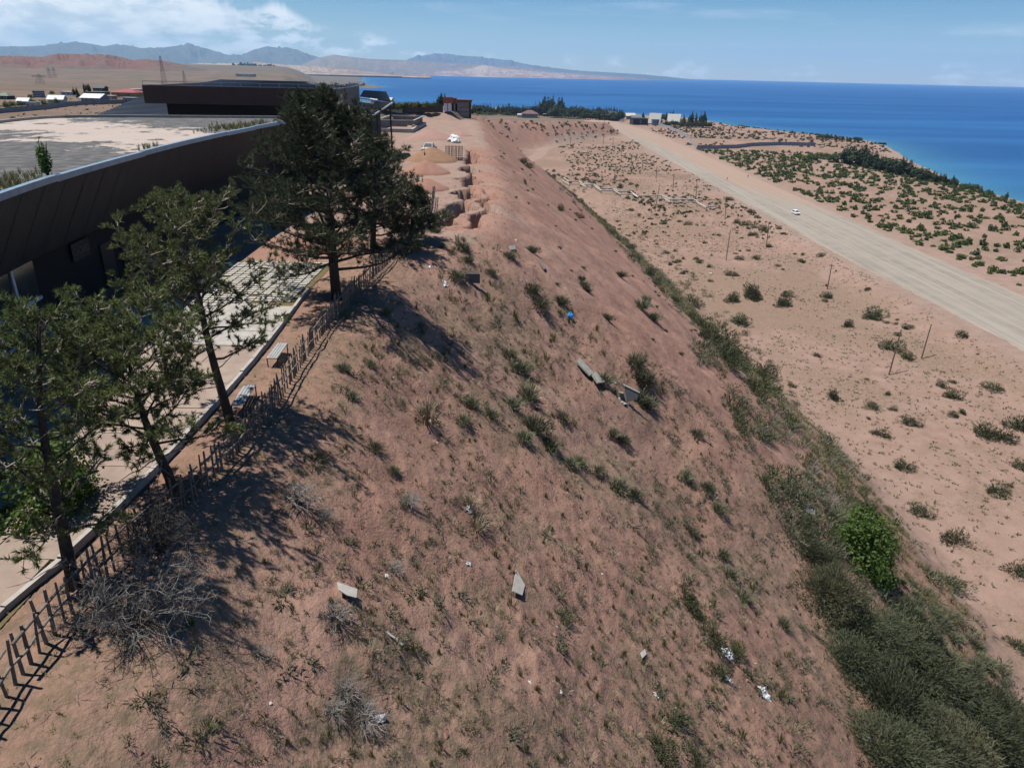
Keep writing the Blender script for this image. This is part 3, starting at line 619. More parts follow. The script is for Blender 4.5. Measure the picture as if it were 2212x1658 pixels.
pine((-10.4, 52.0, 0), 7.4, 'dark pine just behind the largest pine, at its right', [(0, 3.4), (.3, 4.2), (.6, 2.9), (1, .9)], 5, NEEDLE2, .22, (.5, .5), 44, .10, 15, .30, 1.8)
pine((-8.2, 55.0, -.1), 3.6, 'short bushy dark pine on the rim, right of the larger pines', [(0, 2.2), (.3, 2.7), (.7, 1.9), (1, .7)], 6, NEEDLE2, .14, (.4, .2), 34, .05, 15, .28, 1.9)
# leafy shrub behind the leftmost pines
def leafy(name, base, R, n, size, m, label, cat, seed, stems=5, lumps=9, zc=.0, group=None):
    root = empty(name, base); tag(root, label, cat, group); g = np.random.default_rng(seed); sb = MB()
    for k in range(stems):
        e = np.array([g.normal(0, .4)*R[0], g.normal(0, .4)*R[1], R[2]*g.uniform(.5, .9)+zc]); sb.tube([(0, 0, -.1), e*.5+g.normal(0, .1, 3), e], [.05, .03, .01], 4)
    sb.build('stems', BARK, root)
    V, Q = leafball(n, R, seed, size, lumps=lumps); V[:, 2] += zc; link('foliage', raw_mesh('foliage', V, Q), m, root)['kind'] = 'stuff'; return root
leafy('leafy_shrub', (-13.4, 17.6, 0), (1.7, 1.9, 2.9), 4200, .075, LEAF, 'bright green leafy shrub behind the leftmost pines on the terrace', 'shrub', 21, 7, 12, .2)
leafy('dark_shrub', (-18.6, 29.5, 0), (1.1, 1.6, 3.3), 2200, .08, OLIVE, 'tall dark shrub in the shade against the window wall', 'shrub', 22, 5, 9, .1)
# ------------------------------------------------------------------ dead bushes
def dead_bush(name, base, R, h, seed, label, m, n0=70, thick=.016, cat='bush', fan=1., group=None):
    root = empty(name, base); tag(root, label, cat, group); g = np.random.default_rng(seed); mb = MB()
    for i in range(n0):
        a = g.uniform(0, 6.28); k = g.uniform(.1, 1)**.6; d = np.array([math.cos(a)*k*fan, math.sin(a)*k*fan, 1.25-k*.75]); d /= np.linalg.norm(d); ln = (R*k+h*(1-k))*g.uniform(.75, 1.15)
        pts = [np.array([math.cos(a)*.15*R*g.uniform(), math.sin(a)*.15*R*g.uniform(), -.05])]; n = 6
        for q in range(n):
            d = d+g.normal(0, .16, 3)-(0, 0, .03*k); d /= np.linalg.norm(d); pts.append(pts[-1]+d*ln/n)
        mb.tube(pts, np.linspace(thick, .004, n+1), 3, False)
        for q in range(2, n+1):
            for _ in range(2):
                e = d*.3+g.normal(0, .7, 3); e /= np.linalg.norm(e); l2 = ln*g.uniform(.12, .28); p = pts[q]; m1 = p+e*l2*.5+g.normal(0, .03, 3); e2 = p+e*l2+g.normal(0, .05, 3)
                mb.tube([p, m1, e2], [.007, .005, .003], 3, False)
                for _ in range(2): mb.tube([m1, m1+g.normal(0, .1, 3)*1.2], [.004, .002], 3, False)
    mb.build('twigs', m, root)['kind'] = 'stuff'; return root
p = hit(295, 1335); dead_bush('dead_bush', p, 1.75, 1.7, 31, 'big grey leafless thorn bush spilling over the fence at lower left', GREYDRY, 110)
p = hit(330, 1190); dead_bush('dead_bush', p, 1.3, 1.8, 32, 'dark leafless bush standing inside the fence beside the second pine', mat('dark_dead_twigs', (.085, .075, .066), (.05, .045, .04), .9, 4), 90, fan=.7)
#PART4
# ------------------------------------------------------------------ curved pavilion
RIM_Z = 7.5
RIM = np.array([(-14.0, 4.), (-16.2, 13.5), (-17.7, 20.5), (-19.05, 26.6), (-19.6, 29.2), (-20.05, 32), (-20.45, 35.3), (-21, 41), (-21.5, 48.2), (-21.7, 55.2), (-21.6, 62.7), (-21.1, 71.9), (-20.8, 75.2)])
BACK = [(-21.7, 75.8), (-28, 74.2), (-33, 72.9), (-38, 71.5), (-42.2, 69.6), (-42.9, 65.6), (-42.2, 60), (-40, 45), (-34, 22), (-28, 4)]
def arc(P, step):
    P = np.array(P, float); s = np.concatenate([[0], np.cumsum(np.linalg.norm(np.diff(P, axis=0), axis=1))]); n = int(s[-1]/step)+1; t = np.linspace(0, s[-1], n)
    # gentle smoothing of the polyline
    from_ = np.stack([np.interp(t, s, P[:, k]) for k in range(P.shape[1])], 1); k = max(1, int(3/step)); ker = np.ones(2*k+1)/(2*k+1)
    pad = np.concatenate([np.repeat(from_[:1], k, 0)*2-from_[1:k+1][::-1], from_, np.repeat(from_[-1:], k, 0)*2-from_[-k-1:-1][::-1]])
    return np.stack([np.convolve(pad[:, q], ker, 'valid') for q in range(P.shape[1])], 1)
pav = empty('pavilion_building', (-24, 40, 0)); tag(pav, 'long curved pavilion with a dark corrugated fascia and patchy flat roof', 'building')
OFF = np.array([-24., 40., 0])
def roof_material():
    m = mat('bitumen_roof', (.060, .058, .056), (.115, .110, .105), .9, 1.4, 8, .5, 5, lo=.4, hi=.64)
    nt = m.node_tree; N = nt.nodes; L = nt.links; b = N['Principled BSDF']; old = b.inputs['Base Color'].links[0].from_socket
    ge = N.new('ShaderNodeNewGeometry'); sp = N.new('ShaderNodeSeparateXYZ'); L.new(ge.outputs['Position'], sp.inputs[0])
    def mth(op, a, b_, c=None):
        n = N.new('ShaderNodeMath'); n.operation = op
        for k, v in enumerate((a, b_, c)):
            if v is None: continue
            if isinstance(v, (int, float)): n.inputs[k].default_value = v
            else: L.new(v, n.inputs[k])
        return n.outputs[0]
    def nz(s, d): 
        n = N.new('ShaderNodeTexNoise'); n.inputs['Scale'].default_value = s; n.inputs['Detail'].default_value = d; n.inputs['Roughness'].default_value = .62; L.new(ge.outputs['Position'], n.inputs[0]); return n.outputs[0]
    # worn pale strip where the felt has peeled off, running across the deck
    line = mth('ADD', mth('MULTIPLY', sp.outputs[0], .62), mth('SUBTRACT', sp.outputs[1], 36.5))
    band = mth('SUBTRACT', 1., mth('ABSOLUTE', mth('DIVIDE', line, 7.), 0))
    v = mth('ADD', mth('ADD', band, mth('MULTIPLY', mth('SUBTRACT', nz(.3, 9), .5), 4.2)), mth('MULTIPLY', mth('SUBTRACT', nz(1.3, 6), .5), 2.6))
    mr = N.new('ShaderNodeMapRange'); L.new(v, mr.inputs[0]); mr.inputs[1].default_value = .15; mr.inputs[2].default_value = .26
    pale = N.new('ShaderNodeMix'); pale.data_type = 'RGBA'; pale.inputs['A'].default_value = (.36, .315, .275, 1); pale.inputs['B'].default_value = (.31, .245, .205, 1); L.new(nz(.5, 5), pale.inputs['Factor'])
    mx = N.new('ShaderNodeMix'); mx.data_type = 'RGBA'; L.new(mr.outputs[0], mx.inputs['Factor']); L.new(old, mx.inputs['A']); L.new(pale.outputs['Result'], mx.inputs['B']); L.new(mx.outputs['Result'], b.inputs['Base Color'])
    return m
rimf = arc(RIM, .14); poly = np.concatenate([arc(RIM, .8), np.array(BACK)])
def fan(poly, z):
    c = np.array([-27., 42.]); n = len(poly); mb = MB(); rings = 14; V = []
    for k in range(rings+1):
        q = c+(poly-c)*(k/rings) ; V.append(np.column_stack([q, np.full(n, z)]))
    V = np.concatenate(V); Q = []
    for k in range(1, rings): 
        i = np.arange(n)+k*n; j = (np.arange(n)+1) % n+k*n; Q.append(np.stack([i, i+n, j+n, j], 1))
    i = np.arange(n)+n; j = (np.arange(n)+1) % n+n; V[:n] = (c[0], c[1], z)
    T = np.stack([np.zeros(n, int), i, j], 1); V[:, 2] += .05*(fbm(V[:, 0]*.5, V[:, 1]*.5, 3, 5)-.5); return V-OFF, np.concatenate(Q), T
V, Q, T = fan(poly, RIM_Z-.16); me = raw_mesh('roof_deck', V, Q, T, True); link('roof_deck', me, roof_material(), pav)
# fascia of ribbed sheets leaning in towards the wall
tan_ = np.gradient(rimf, axis=0); tan_ /= np.linalg.norm(tan_, axis=1)[:, None]; nor = np.stack([tan_[:, 1], -tan_[:, 0]], 1)   # outwards (towards +X)
FH, LEANIN, FB = 3.75, .52, 3.75
npan = 0; per = 15
for k in range(0, len(rimf)-1, per):
    e = min(k+per, len(rimf)-1); P = rimf[k:e+1]; N_ = nor[k:e+1]; m_ = len(P); V = []
    top = []; bot = []
    for q in range(m_):
        for dr, dt in ((0., -.32), (.035, -.18), (.035, .18), (0., .32)):
            b2 = P[q]+tan_[k+q]*dt*.14+N_[q]*dr; top.append((*b2, RIM_Z-.06)); c2 = b2-N_[q]*LEANIN*(RIM_Z-FB); bot.append((*c2, FB))
    n4 = len(top); V = np.array(top+bot)-OFF; i = np.arange(n4-1); Q = np.stack([i, i+n4, i+n4+1, i+1], 1)
    o = link('fascia_panel', raw_mesh('fascia_panel', V, Q), FASC, pav)
# metal cap along the rim, in lengths that overlap unevenly
g = random.Random(5); k = 0; capi = arc(RIM, .5); ct = np.gradient(capi, axis=0); ct /= np.linalg.norm(ct, axis=1)[:, None]; cn = np.stack([ct[:, 1], -ct[:, 0]], 1)
def sweep(P, N_, prof, z0):
    n = len(prof); V = np.array([[(*(P[i]+N_[i]*a), z0+b) for a, b in prof] for i in range(len(P))]).reshape(-1, 3); i = np.arange(len(P)-1)[:, None]*n; j = np.arange(n)[None]; kk = (j+1) % n
    Q = np.stack([i+j, i+n+j, i+n+kk, i+kk], -1).reshape(-1, 4); T = [(0, q, q+1) for q in range(1, n-1)]+[((len(P)-1)*n, (len(P)-1)*n+q+1, (len(P)-1)*n+q) for q in range(1, n-1)]; return MB().add(V-OFF, Q, T)
while k < len(capi)-2:
    e = min(k+g.choice((12, 16, 20)), len(capi)-1); dz = g.uniform(-.02, .03)
    sweep(capi[k:e+1], cn[k:e+1], [(-.16, -.12), (-.16, .04), (.10, .04), (.10, -.22), (.06, -.22), (.06, -.12)], RIM_Z+dz).build('rim_cap', CAP, pav); k = e
bk = arc(BACK, .8); bt = np.gradient(bk, axis=0); bt /= np.linalg.norm(bt, axis=1)[:, None]; bn = np.stack([bt[:, 1], -bt[:, 0]], 1)
sweep(bk, bn, [(-.12, -.3), (-.12, .07), (.10, .07), (.10, -.3)], RIM_Z).build('back_parapet', CONC, pav)
wallc = capi-cn*(LEANIN*(RIM_Z-FB)+.9)
V = np.concatenate([np.column_stack([wallc, np.full(len(wallc), -.3)]), np.column_stack([wallc, np.full(len(wallc), FB+.4)])])-OFF; n = len(wallc); i = np.arange(n-1)
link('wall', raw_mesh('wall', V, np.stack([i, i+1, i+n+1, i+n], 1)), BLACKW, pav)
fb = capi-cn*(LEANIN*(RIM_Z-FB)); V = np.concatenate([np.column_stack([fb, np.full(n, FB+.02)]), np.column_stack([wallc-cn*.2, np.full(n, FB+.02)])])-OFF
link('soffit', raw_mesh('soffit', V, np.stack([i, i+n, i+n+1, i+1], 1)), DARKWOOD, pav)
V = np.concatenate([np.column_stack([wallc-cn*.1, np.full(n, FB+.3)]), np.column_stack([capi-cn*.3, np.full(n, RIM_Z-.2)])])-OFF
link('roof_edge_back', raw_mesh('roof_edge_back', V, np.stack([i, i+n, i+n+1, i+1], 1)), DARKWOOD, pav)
bw = bk-bn*.05; nb = len(bw); i = np.arange(nb-1)
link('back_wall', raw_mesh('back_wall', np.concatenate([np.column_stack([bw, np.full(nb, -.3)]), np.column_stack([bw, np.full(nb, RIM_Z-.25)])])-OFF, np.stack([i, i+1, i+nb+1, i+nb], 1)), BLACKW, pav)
# tall windows with pale frames at the near end
w0 = np.argmin(np.abs(wallc[:, 1]-25.5)); w1 = np.argmin(np.abs(wallc[:, 1]-33.2))
idx = list(range(w0-9, w1+1, 4))
for a, b in zip(idx[:-1], idx[1:]):
    A, B = wallc[a]+cn[a]*.06, wallc[b]+cn[b]*.06; root = MB()
    f = MB(); A3 = lambda z, P: np.array([*P, z])-OFF
    f.bar(A3(.05, A), A3(FB-.02, A), .14); f.bar(A3(1.55, A), A3(1.55, B), .10, .16); f.bar(A3(.12, A), A3(.12, B), .08, .14)
    w = f.build('window', WHITEP, pav)
    off = -cn[a]*.02
    MB().quad(A3(.15, A+off), A3(.15, B+off), A3(1.5, B+off), A3(1.5, A+off)).build('pane', GLASS, w)
    MB().quad(A3(1.6, A+off), A3(1.6, B+off), A3(FB, B+off), A3(FB, A+off)).build('pane', GLASS, w)
# posters/doors further along the wall and the lettered board
def wallpanel(name, y, wid, z0, z1, m, off=.05):
    a = np.argmin(np.abs(wallc[:, 1]-y)); P = wallc[a]+cn[a]*off; t = ct[a]
    return MB().box(np.array([*P, (z0+z1)/2])-OFF, (wid, .06, z1-z0), math.atan2(t[1], t[0])).build(name, m, pav)
DOORM = mat('door_panel', (.012, .011, .010), (.018, .016, .015), .5, 3)
for y in (41, 43.4, 52, 54.5, 58): 
    d = wallpanel('door', y, 1.5, 0, 2.5, DOORM); 
SIGNB = mat('sign_board', (.012, .011, .010), (.016, .014, .013), .6, 3); LETT = mat('dull_lettering', (.14, .14, .135), (.10, .10, .10), .7, 3)
a = np.argmin(np.abs(wallc[:, 1]-37.8)); sg = wallpanel('sign', 37.8, 1.9, 2.35, 3.25, SIGNB, .12); t = ct[a]; P0 = wallc[a]+cn[a]*.17
fr = MB()
for z in (2.37, 3.23): fr.bar(np.array([*(P0-t*.95), z])-OFF, np.array([*(P0+t*.95), z])-OFF, .03)
for s in (-.95, .95): fr.bar(np.array([*(P0+t*s), 2.37])-OFF, np.array([*(P0+t*s), 3.23])-OFF, .03)
fr.build('sign_frame', GREYWOOD, sg)
cu = bpy.data.curves.new('lettering', 'FONT'); cu.body = 'ОАЗИС'; cu.size = .5; cu.align_x = 'CENTER'; cu.extrude = .006
co = bpy.data.objects.new('lettering', cu); C.objects.link(co); dg = bpy.context.evaluated_depsgraph_get(); me = bpy.data.meshes.new_from_object(co.evaluated_get(dg)); bpy.data.objects.remove(co)
lo_ = link('lettering', me, LETT, sg); lo_.matrix_local = Matrix.Translation(Vector((*(P0-OFF[:2]+cn[a]*.02), 2.62)))@Matrix(((t[0], 0, cn[a][0], 0), (t[1], 0, cn[a][1], 0), (0, 1, 0, 0), (0, 0, 0, 1)))
# grass and a sapling that have taken root on the roof
gp = []; g2 = np.random.default_rng(3)
for c, n_, s in (((-19.4, 27.0), 70, 1.6), ((-20.1, 29.5), 60, 1.2), ((-21.9, 45), 15, .7), ((-23.0, 61), 120, 2.2), ((-22.6, 66), 90, 2.2), ((-21, 31.8), 30, .8)):
    gp.append(np.column_stack([g2.normal(c[0]-.6, s*.35, n_), g2.normal(c[1], s, n_), np.full(n_, RIM_Z-.17)]))
gp = np.concatenate(gp); ia = np.array([np.argmin((capi[:, 0]-a)**2+(capi[:, 1]-b)**2) for a, b, _ in gp]); inn_ = ((gp[:, :2]-capi[ia])*cn[ia]).sum(1) < -.2; gp = gp[inn_]
tag(joined('roof_grass', [blades(9, .16, .42, .02, s) for s in (1, 2, 3)], gp, g2.uniform(.6, 1.3, len(gp)), GRASSY, 4), 'dry yellow grass growing along the edge of the pavilion roof', 'grass', kind='stuff')
p = at(105, 384, RIM_Z-.16); leafy('roof_sapling', p, (.42, .42, 1.75), 900, .055, LEAF, 'small leaning green sapling growing out of the pavilion roof', 'sapling', 24, 4, 9, .25)
# ------------------------------------------------------------------ brown flat-roofed building behind, with tiled roofs
bb = empty('brown_building', (-30, 92, 0)); tag(bb, 'brown flat-topped building with deep cladding band behind the pavilion', 'building'); O2 = np.array([-30., 92, 0])
FT, FBZ = 9.95, 8.15; fl, frr, br, bl = np.array((-40.3, 82.)), np.array((-19.9, 83.6)), np.array((-21.4, 103.)), np.array((-41.8, 101.))
def slabq(name, a, b, z0, z1, th_, m, parent, O, pieces=1):
    d = (b-a)/np.linalg.norm(b-a); nn = np.array([d[1], -d[0]]); L_ = np.linalg.norm(b-a)
    for k in range(pieces):
        p, q = a+d*(L_*k/pieces+.006), a+d*(L_*(k+1)/pieces-.006)
        V = [(*(p), z0), (*(q), z0), (*(q-nn*th_), z0), (*(p-nn*th_), z0), (*(p), z1), (*(q), z1), (*(q-nn*th_), z1), (*(p-nn*th_), z1)]
        MB().add(np.array(V)-O, [(0, 3, 2, 1), (4, 5, 6, 7), (0, 1, 5, 4), (1, 2, 6, 5), (2, 3, 7, 6), (3, 0, 4, 7)]).build(name, m, parent)
slabq('cladding_panel', fl, frr, FBZ, FT, .25, BROWN, bb, O2, 10); slabq('cladding_panel', frr+(0, .01), br, FBZ, FT, .25, BROWN, bb, O2, 5); slabq('cladding_panel', br, bl, FBZ, FT, .25, BROWN, bb, O2, 6); slabq('cladding_panel', bl, fl, FBZ, FT, .25, BROWN, bb, O2, 5)
V = [(*(fl+(.2, .2)), FT-.3), (*(frr+(-.2, .2)), FT-.3), (*(br+(-.2, -.2)), FT-.3), (*(bl+(.2, -.2)), FT-.3)]
MB().quad(*(np.array(V)-O2)).build('roof_deck', CONC, bb); V = [(a, b, FBZ+.05) for a, b, c in V]; MB().quad(*(np.array(V)-O2)[::-1]).build('soffit', BLACKW, bb)
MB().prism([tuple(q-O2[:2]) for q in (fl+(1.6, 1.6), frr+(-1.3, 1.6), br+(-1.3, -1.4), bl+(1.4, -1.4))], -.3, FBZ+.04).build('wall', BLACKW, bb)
ra = MB(); 
for a, b in ((fl, frr), (frr, br)):
    n = int(np.linalg.norm(b-a)/2.0)
    for k in range(n+1): q = a+(b-a)*k/n+(.05, .12); ra.bar(np.array([*q, FT-.1])-O2, np.array([*q, FT+.42])-O2, .04)
    for z in (FT+.06, FT+.42): ra.bar(np.array([*(a+(.05, .12)), z])-O2, np.array([*(b+(.05, .12)), z])-O2, .045, .05)
ra.build('railing', mat('railing_steel', (.30, .34, .38), (.24, .27, .3), .4, 3, metal=.4), bb)
TILE = mat('blue_grey_metal_tile', (.060, .075, .100), (.085, .100, .128), .38, 6, 4, spec=.6, metal=.25)
def tiles(a, b, c, d, nu, nv, amp=.09):
    """ribbed metal tile sheet over a roof face: eave a-b, ridge d-c"""
    a, b, c, d = [np.array(q, float) for q in (a, b, c, d)]; mu = nu*4; V = []; n = np.cross(b-a, d-a); n /= np.linalg.norm(n); n = n if n[2] > 0 else -n
    for j in range(nv):
        for e in (0, 1):
            v = (j+e)/nv
            for i in range(mu+1):
                u = i/mu; p = (a*(1-u)+b*u)*(1-v)+(d*(1-u)+c*u)*v; V.append(p+n*(amp*.6*(math.cos(i*math.pi/2)*.5+.5)+(amp if e == 0 else 0)))
    w = mu+1; Q = []
    for j in range(2*nv-1): i = np.arange(mu)+j*w; Q.append(np.stack([i, i+1, i+w+1, i+w], 1))
    return np.array(V), np.concatenate(Q)
def tiled_part(parent, O, *faces, name='roof'):
    mb = MB()
    for f in faces:
        a, b, c, d = [np.array(q, float) for q in f]; nu = max(3, int(np.linalg.norm(b-a)/.42)); nv = max(3, int(np.linalg.norm(d-a)/.42)); V, Q = tiles(a, b, c, d, nu, nv); mb.add(V-O, Q)
    o = mb.build(name, TILE, parent); return o
# hip roof rising behind the band, and low roofs at both sides
tiled_part(bb, O2, ((-40, 90, 9.6), (-23.5, 91, 9.6), (-27, 96.5, 10.4), (-37, 96, 10.4)), ((-23.5, 91, 9.6), (-23.5, 102, 9.6), (-27, 96.6, 10.4), (-27, 96.5, 10.4)))
th_b = empty('tiled_hall', (-52, 100, 0)); tag(th_b, 'hall with dark blue tiled hip roof showing left of the brown building', 'building'); O3 = np.array([-52., 100, 0])
tiled_part(th_b, O3, ((-54.5, 95, 5.4), (-43.5, 96, 5.4), (-45, 103, 8.7), (-48.8, 103, 8.7)), ((-55.5, 108, 5.4), (-54.5, 95, 5.4), (-48.8, 103, 8.7), (-49.2, 105, 8.7)))
MB().prism([(-1.8, -4.2), (7.6, -3.4), (7, 6.5), (-2.4, 6.5)], -.3, 5.6).build('wall', mat('plaster', (.4, .36, .3), (.34, .3, .26), .9, 2), th_b)
rw = empty('tiled_wing', (-18, 112, 0)); tag(rw, 'low wing with dark blue tiled eaves on posts, right of the brown building', 'building'); O4 = np.array([-18., 112, 0])
tiled_part(rw, O4, ((-24, 106.5, 6.5), (-20.4, 105.8, 6.2), (-21.3, 112, 7.4), (-24, 112.5, 7.6)), ((-23.5, 113, 8.2), (-18.7, 112, 7.7), (-20.6, 119, 8.9), (-24, 119, 9.0)), ((-20.4, 105.8, 6.2), (-18.7, 112, 7.7), (-20.6, 119, 8.9), (-21.3, 112, 7.4)))
MB().prism([(-6, 1), (-4.0, .8), (-4.0, 9), (-6, 9)], -.3, 7).build('wall', BLACKW, rw)
ev = MB(); ev.bar(np.array((-24, 106.4, 6.4))-O4, np.array((-20.3, 105.7, 6.1))-O4, .08, .2); ev.bar(np.array((-20.3, 105.7, 6.1))-O4, np.array((-18.5, 112, 7.6))-O4, .08, .2); ev.bar(np.array((-23.5, 112.9, 8.1))-O4, np.array((-18.5, 111.9, 7.55))-O4, .08, .2); ev.build('eave_board', WHITEP, rw)
for q, zt in (((-20.7, 106.3), 6.1), ((-23, 106.8), 6.3), ((-18.9, 112.2), 7.5), ((-21, 112.6), 7.6)): MB().box(np.array([*q, zt/2-.2])-O4, (.22, .22, zt+.2)).build('post', DARKWOOD, rw)
# ------------------------------------------------------------------ paving, kerb, benches, fence
pvm = empty('terrace_pavement', (-15, 28, 0)); struct(pvm); O5 = np.array([-15., 28, 0])
KX = [(-12.05, 6), (-12.0, 13.1), (-11.6, 16), (-11.45, 20), (-11.45, 25), (-11.55, 30), (-11.9, 36.5), (-12.1, 39.6)]
def kx(y): return np.interp(y, [q[1] for q in KX], [q[0] for q in KX])
MB().quad(*(np.array([(-22, 3, -.035), (-11.6, 3, -.035), (-12.2, 47.4, -.035), (-23, 47.4, -.035)])-O5)).build('bedding', MOSS, pvm)
g = random.Random(9); y = 4.
while y < 36.5:
    dy = g.uniform(2.0, 2.7); x = kx(y+dy/2)-.16
    while x > -20.5:
        dx = g.choice((2.0, 2.5, 3.0)); e = .018
        q = [(x-dx+e, y+e), (x-e, y+e+g.uniform(0, .01)), (x-e+.0, y+dy-e), (x-dx+e, y+dy-e)]; hgt = g.uniform(-.012, .012)
        MB().prism([(a+15, b-28) for a, b in q], -.05, .035+hgt).build('slab', CONC_PINK if y < 29 else CONC, pvm); x -= dx
    y += dy
pm = MB().box((0, 0, 0), (.43, .315, .07)).mesh('paver'); pm.materials.append(PAVER); cnt = 0
for i in range(13):
    for j in range(23):
        x, yy = -12.75-i*.52-.0*j, 37.4+j*.43
        if g.random() < .03 or (x > -13.4 and yy < 38.2): continue
        o = link('paver', pm, None, pvm, (x+15+g.uniform(-.015, .015), yy-28+g.uniform(-.015, .015), .0+g.uniform(-.008, .012))); o.rotation_euler = (0, 0, g.uniform(-.02, .02)); cnt += 1
kr = empty('kerb', (-12, 24, 0)); tag(kr, 'weathered concrete kerb along the outer edge of the terrace paving', 'kerb')
y = 6.3
while y < 39:
    l = g.uniform(1.3, 1.9); a = np.array((kx(y+.01), y+.01)); b = np.array((kx(y+l-.02), y+l-.02)); dz = g.uniform(-.02, .03)
    MB().bar((a[0]+12, a[1]-24, .03+dz), (b[0]+12, b[1]-24, .03+dz+g.uniform(-.03, .03)), .15, .26).build('kerb_stone', CONC, kr); y += l
def bench(near, far, label):
    near = np.array(near, float); far = np.array(far, float); c = (near+far)/2; d = far-near; L_ = np.linalg.norm(d); o = empty('bench', (c[0], c[1], th(*c)), math.atan2(d[1], d[0])); tag(o, label, 'bench', 'benches by the fence')
    for k in range(4): MB().box((0, (k-1.5)*.118, .455+.0), (L_, .098, .035)).build('slat', BENCHW, o)
    for s in (-1, 1):
        fr = MB(); x = s*(L_/2-.10)
        fr.bar((x, -.25, .42), (x, .25, .42), .04); fr.bar((x, -.23, .43), (x+s*.05, -.20, -.06), .04); fr.bar((x, .23, .43), (x+s*.05, .20, -.06), .04); fr.build('leg', IRON, o)
    return o
bench((-10.55, 28.85), (-10.65, 30.75), 'slatted grey bench standing clear in the sun beside the kerb')
bench((-10.35, 24.1), (-10.5, 26.0), 'slatted grey bench half hidden behind the mid-height pine trunk')
FENCE = [(-10.2, 8.2), (-10.3, 10.6), (-10.5, 11.8), (-10.7, 13.8), (-9.9, 17.0), (-9.4, 20.8), (-9.2, 23.6), (-9.35, 28.3), (-9.6, 33.1), (-9.4, 37.7), (-9.1, 43.5), (-8.7, 48.4), (-7.9, 57.9), (-7.7, 66), (-8.6, 76)]
fe = empty('pole_fence', (-9.4, 30, 0)); tag(fe, 'rustic fence of thin upright sticks with two pole rails along the rim', 'fence'); O6 = np.array([-9.4, 30, 0])
fp = arc(FENCE, .1); s = 0.; k = 0; g = random.Random(4); ftop = []
while k < len(fp)-1:
    x, y = fp[k]; z = th(x, y); lx = g.gauss(.03, .05); ly = g.gauss(0, .04); h = g.uniform(1.02, 1.32); r = g.uniform(.026, .042)*(1.15 if y < 16 else 1)
    MB().tube(np.array([(x, y, z-.15), (x+lx*.5, y+ly*.5, z+h*.5), (x+lx, y+ly, z+h)])-O6, [r*1.1, r, r*.8], 5).build('stick', GREYWOOD, fe); k += g.choice((2, 3, 3, 4))
for hz, off in ((.48, .05), (.93, .07)):
    k = 0
    while k < len(fp)-4:
        e = min(k+g.randint(22, 34), len(fp)-1); P = [(fp[q][0]+off+g.gauss(0, .015), fp[q][1], th(*fp[q])+hz+g.gauss(0, .025)) for q in range(k, e+1, 5)]
        if len(P) > 1: MB().tube(np.array(P)-O6, np.linspace(.043, .030, len(P))*g.uniform(.85, 1.15), 6).build('rail', GREYWOOD, fe, smooth=True)
        k = e-2 if e < len(fp)-1 else e
#PART5
# ------------------------------------------------------------------ building yard on the plateau
def heap(x0, y0, R, h, seed, label, m, sx=1., grp='heaps of soil in the building yard'):
    z0 = th(x0, y0); n = 40; rg = 12; V = []
    for k in range(rg+1):
        for q in range(n):
            a = q*2*math.pi/n; r = R*k/rg*(1+.25*(float(fbm(np.array([math.cos(a)*1.5+seed]), np.array([math.sin(a)*1.5]), 3, seed)[0])-.5)); f = k/rg
            V.append((x0+r*math.cos(a)*sx, y0+r*math.sin(a), f))
    V = np.array(V); f = V[:, 2]; gz = terr(V[:, 0], V[:, 1]); V[:, 2] = z0*(1-f)+gz*f + h*(np.maximum(0, 1-f)**.85) + .16*h*(fbm(V[:, 0]*1.3, V[:, 1]*1.3, 3, seed)-.5)*(1-f) - .12*(f > .99)
    i = np.arange(rg)[:, None]*n; j = np.arange(n)[None]; k = (j+1) % n; Q = np.stack([i+j, i+n+j, i+n+k, i+k], -1).reshape(-1, 4)
    O = np.array([x0, y0, z0]); return tag(link('soil_heap', raw_mesh('soil_heap', V-O, Q, None, True), m, None, O), label, 'heap', grp)
HEAPB = mat('brown_sand', (.235, .140, .085), (.20, .115, .070), .95, 1.5, 6, .5, 8); HEAPR = mat('red_sand', (.27, .145, .105), (.235, .125, .092), .95, 1.5, 6, .5, 8); HEAPP = mat('pink_gravel', (.29, .175, .14), (.25, .15, .12), .95, 3, 6, .5, 9)
for (px, py), R, h, lab, m in (((934, 347), 3.6, 2.0, 'brown sand heap in front of the parked sedan', HEAPB), ((920, 373), 3.0, 1.6, 'red soil heap in front of the brown sand heap', HEAPR), ((922, 408), 2.3, 1.2, 'red soil heap nearest the pines beside the crack', HEAPR),
                              ((932, 299), 4.6, 1.6, 'pinkish gravel heap by the block foundation', HEAPP), ((995, 293), 2.6, .9, 'low pale soil heap behind the white sacks', HEAPP)):
    q = hit(px, py); heap(q[0], q[1], R, h, px, lab, m, 1.1)
# spade stuck in the heap
q = hit(918, 352); sp_ = empty('shovel', (q[0], q[1], th(q[0], q[1])+1.1)); tag(sp_, 'small dark shovel stuck upright in the brown sand heap', 'shovel')
MB().tube([(0, 0, .2), (.05, 0, 1.35)], .022, 6).build('handle', DARKWOOD, sp_); MB().box((-.01, 0, .12), (.2, .03, .34)).build('blade', IRON, sp_)
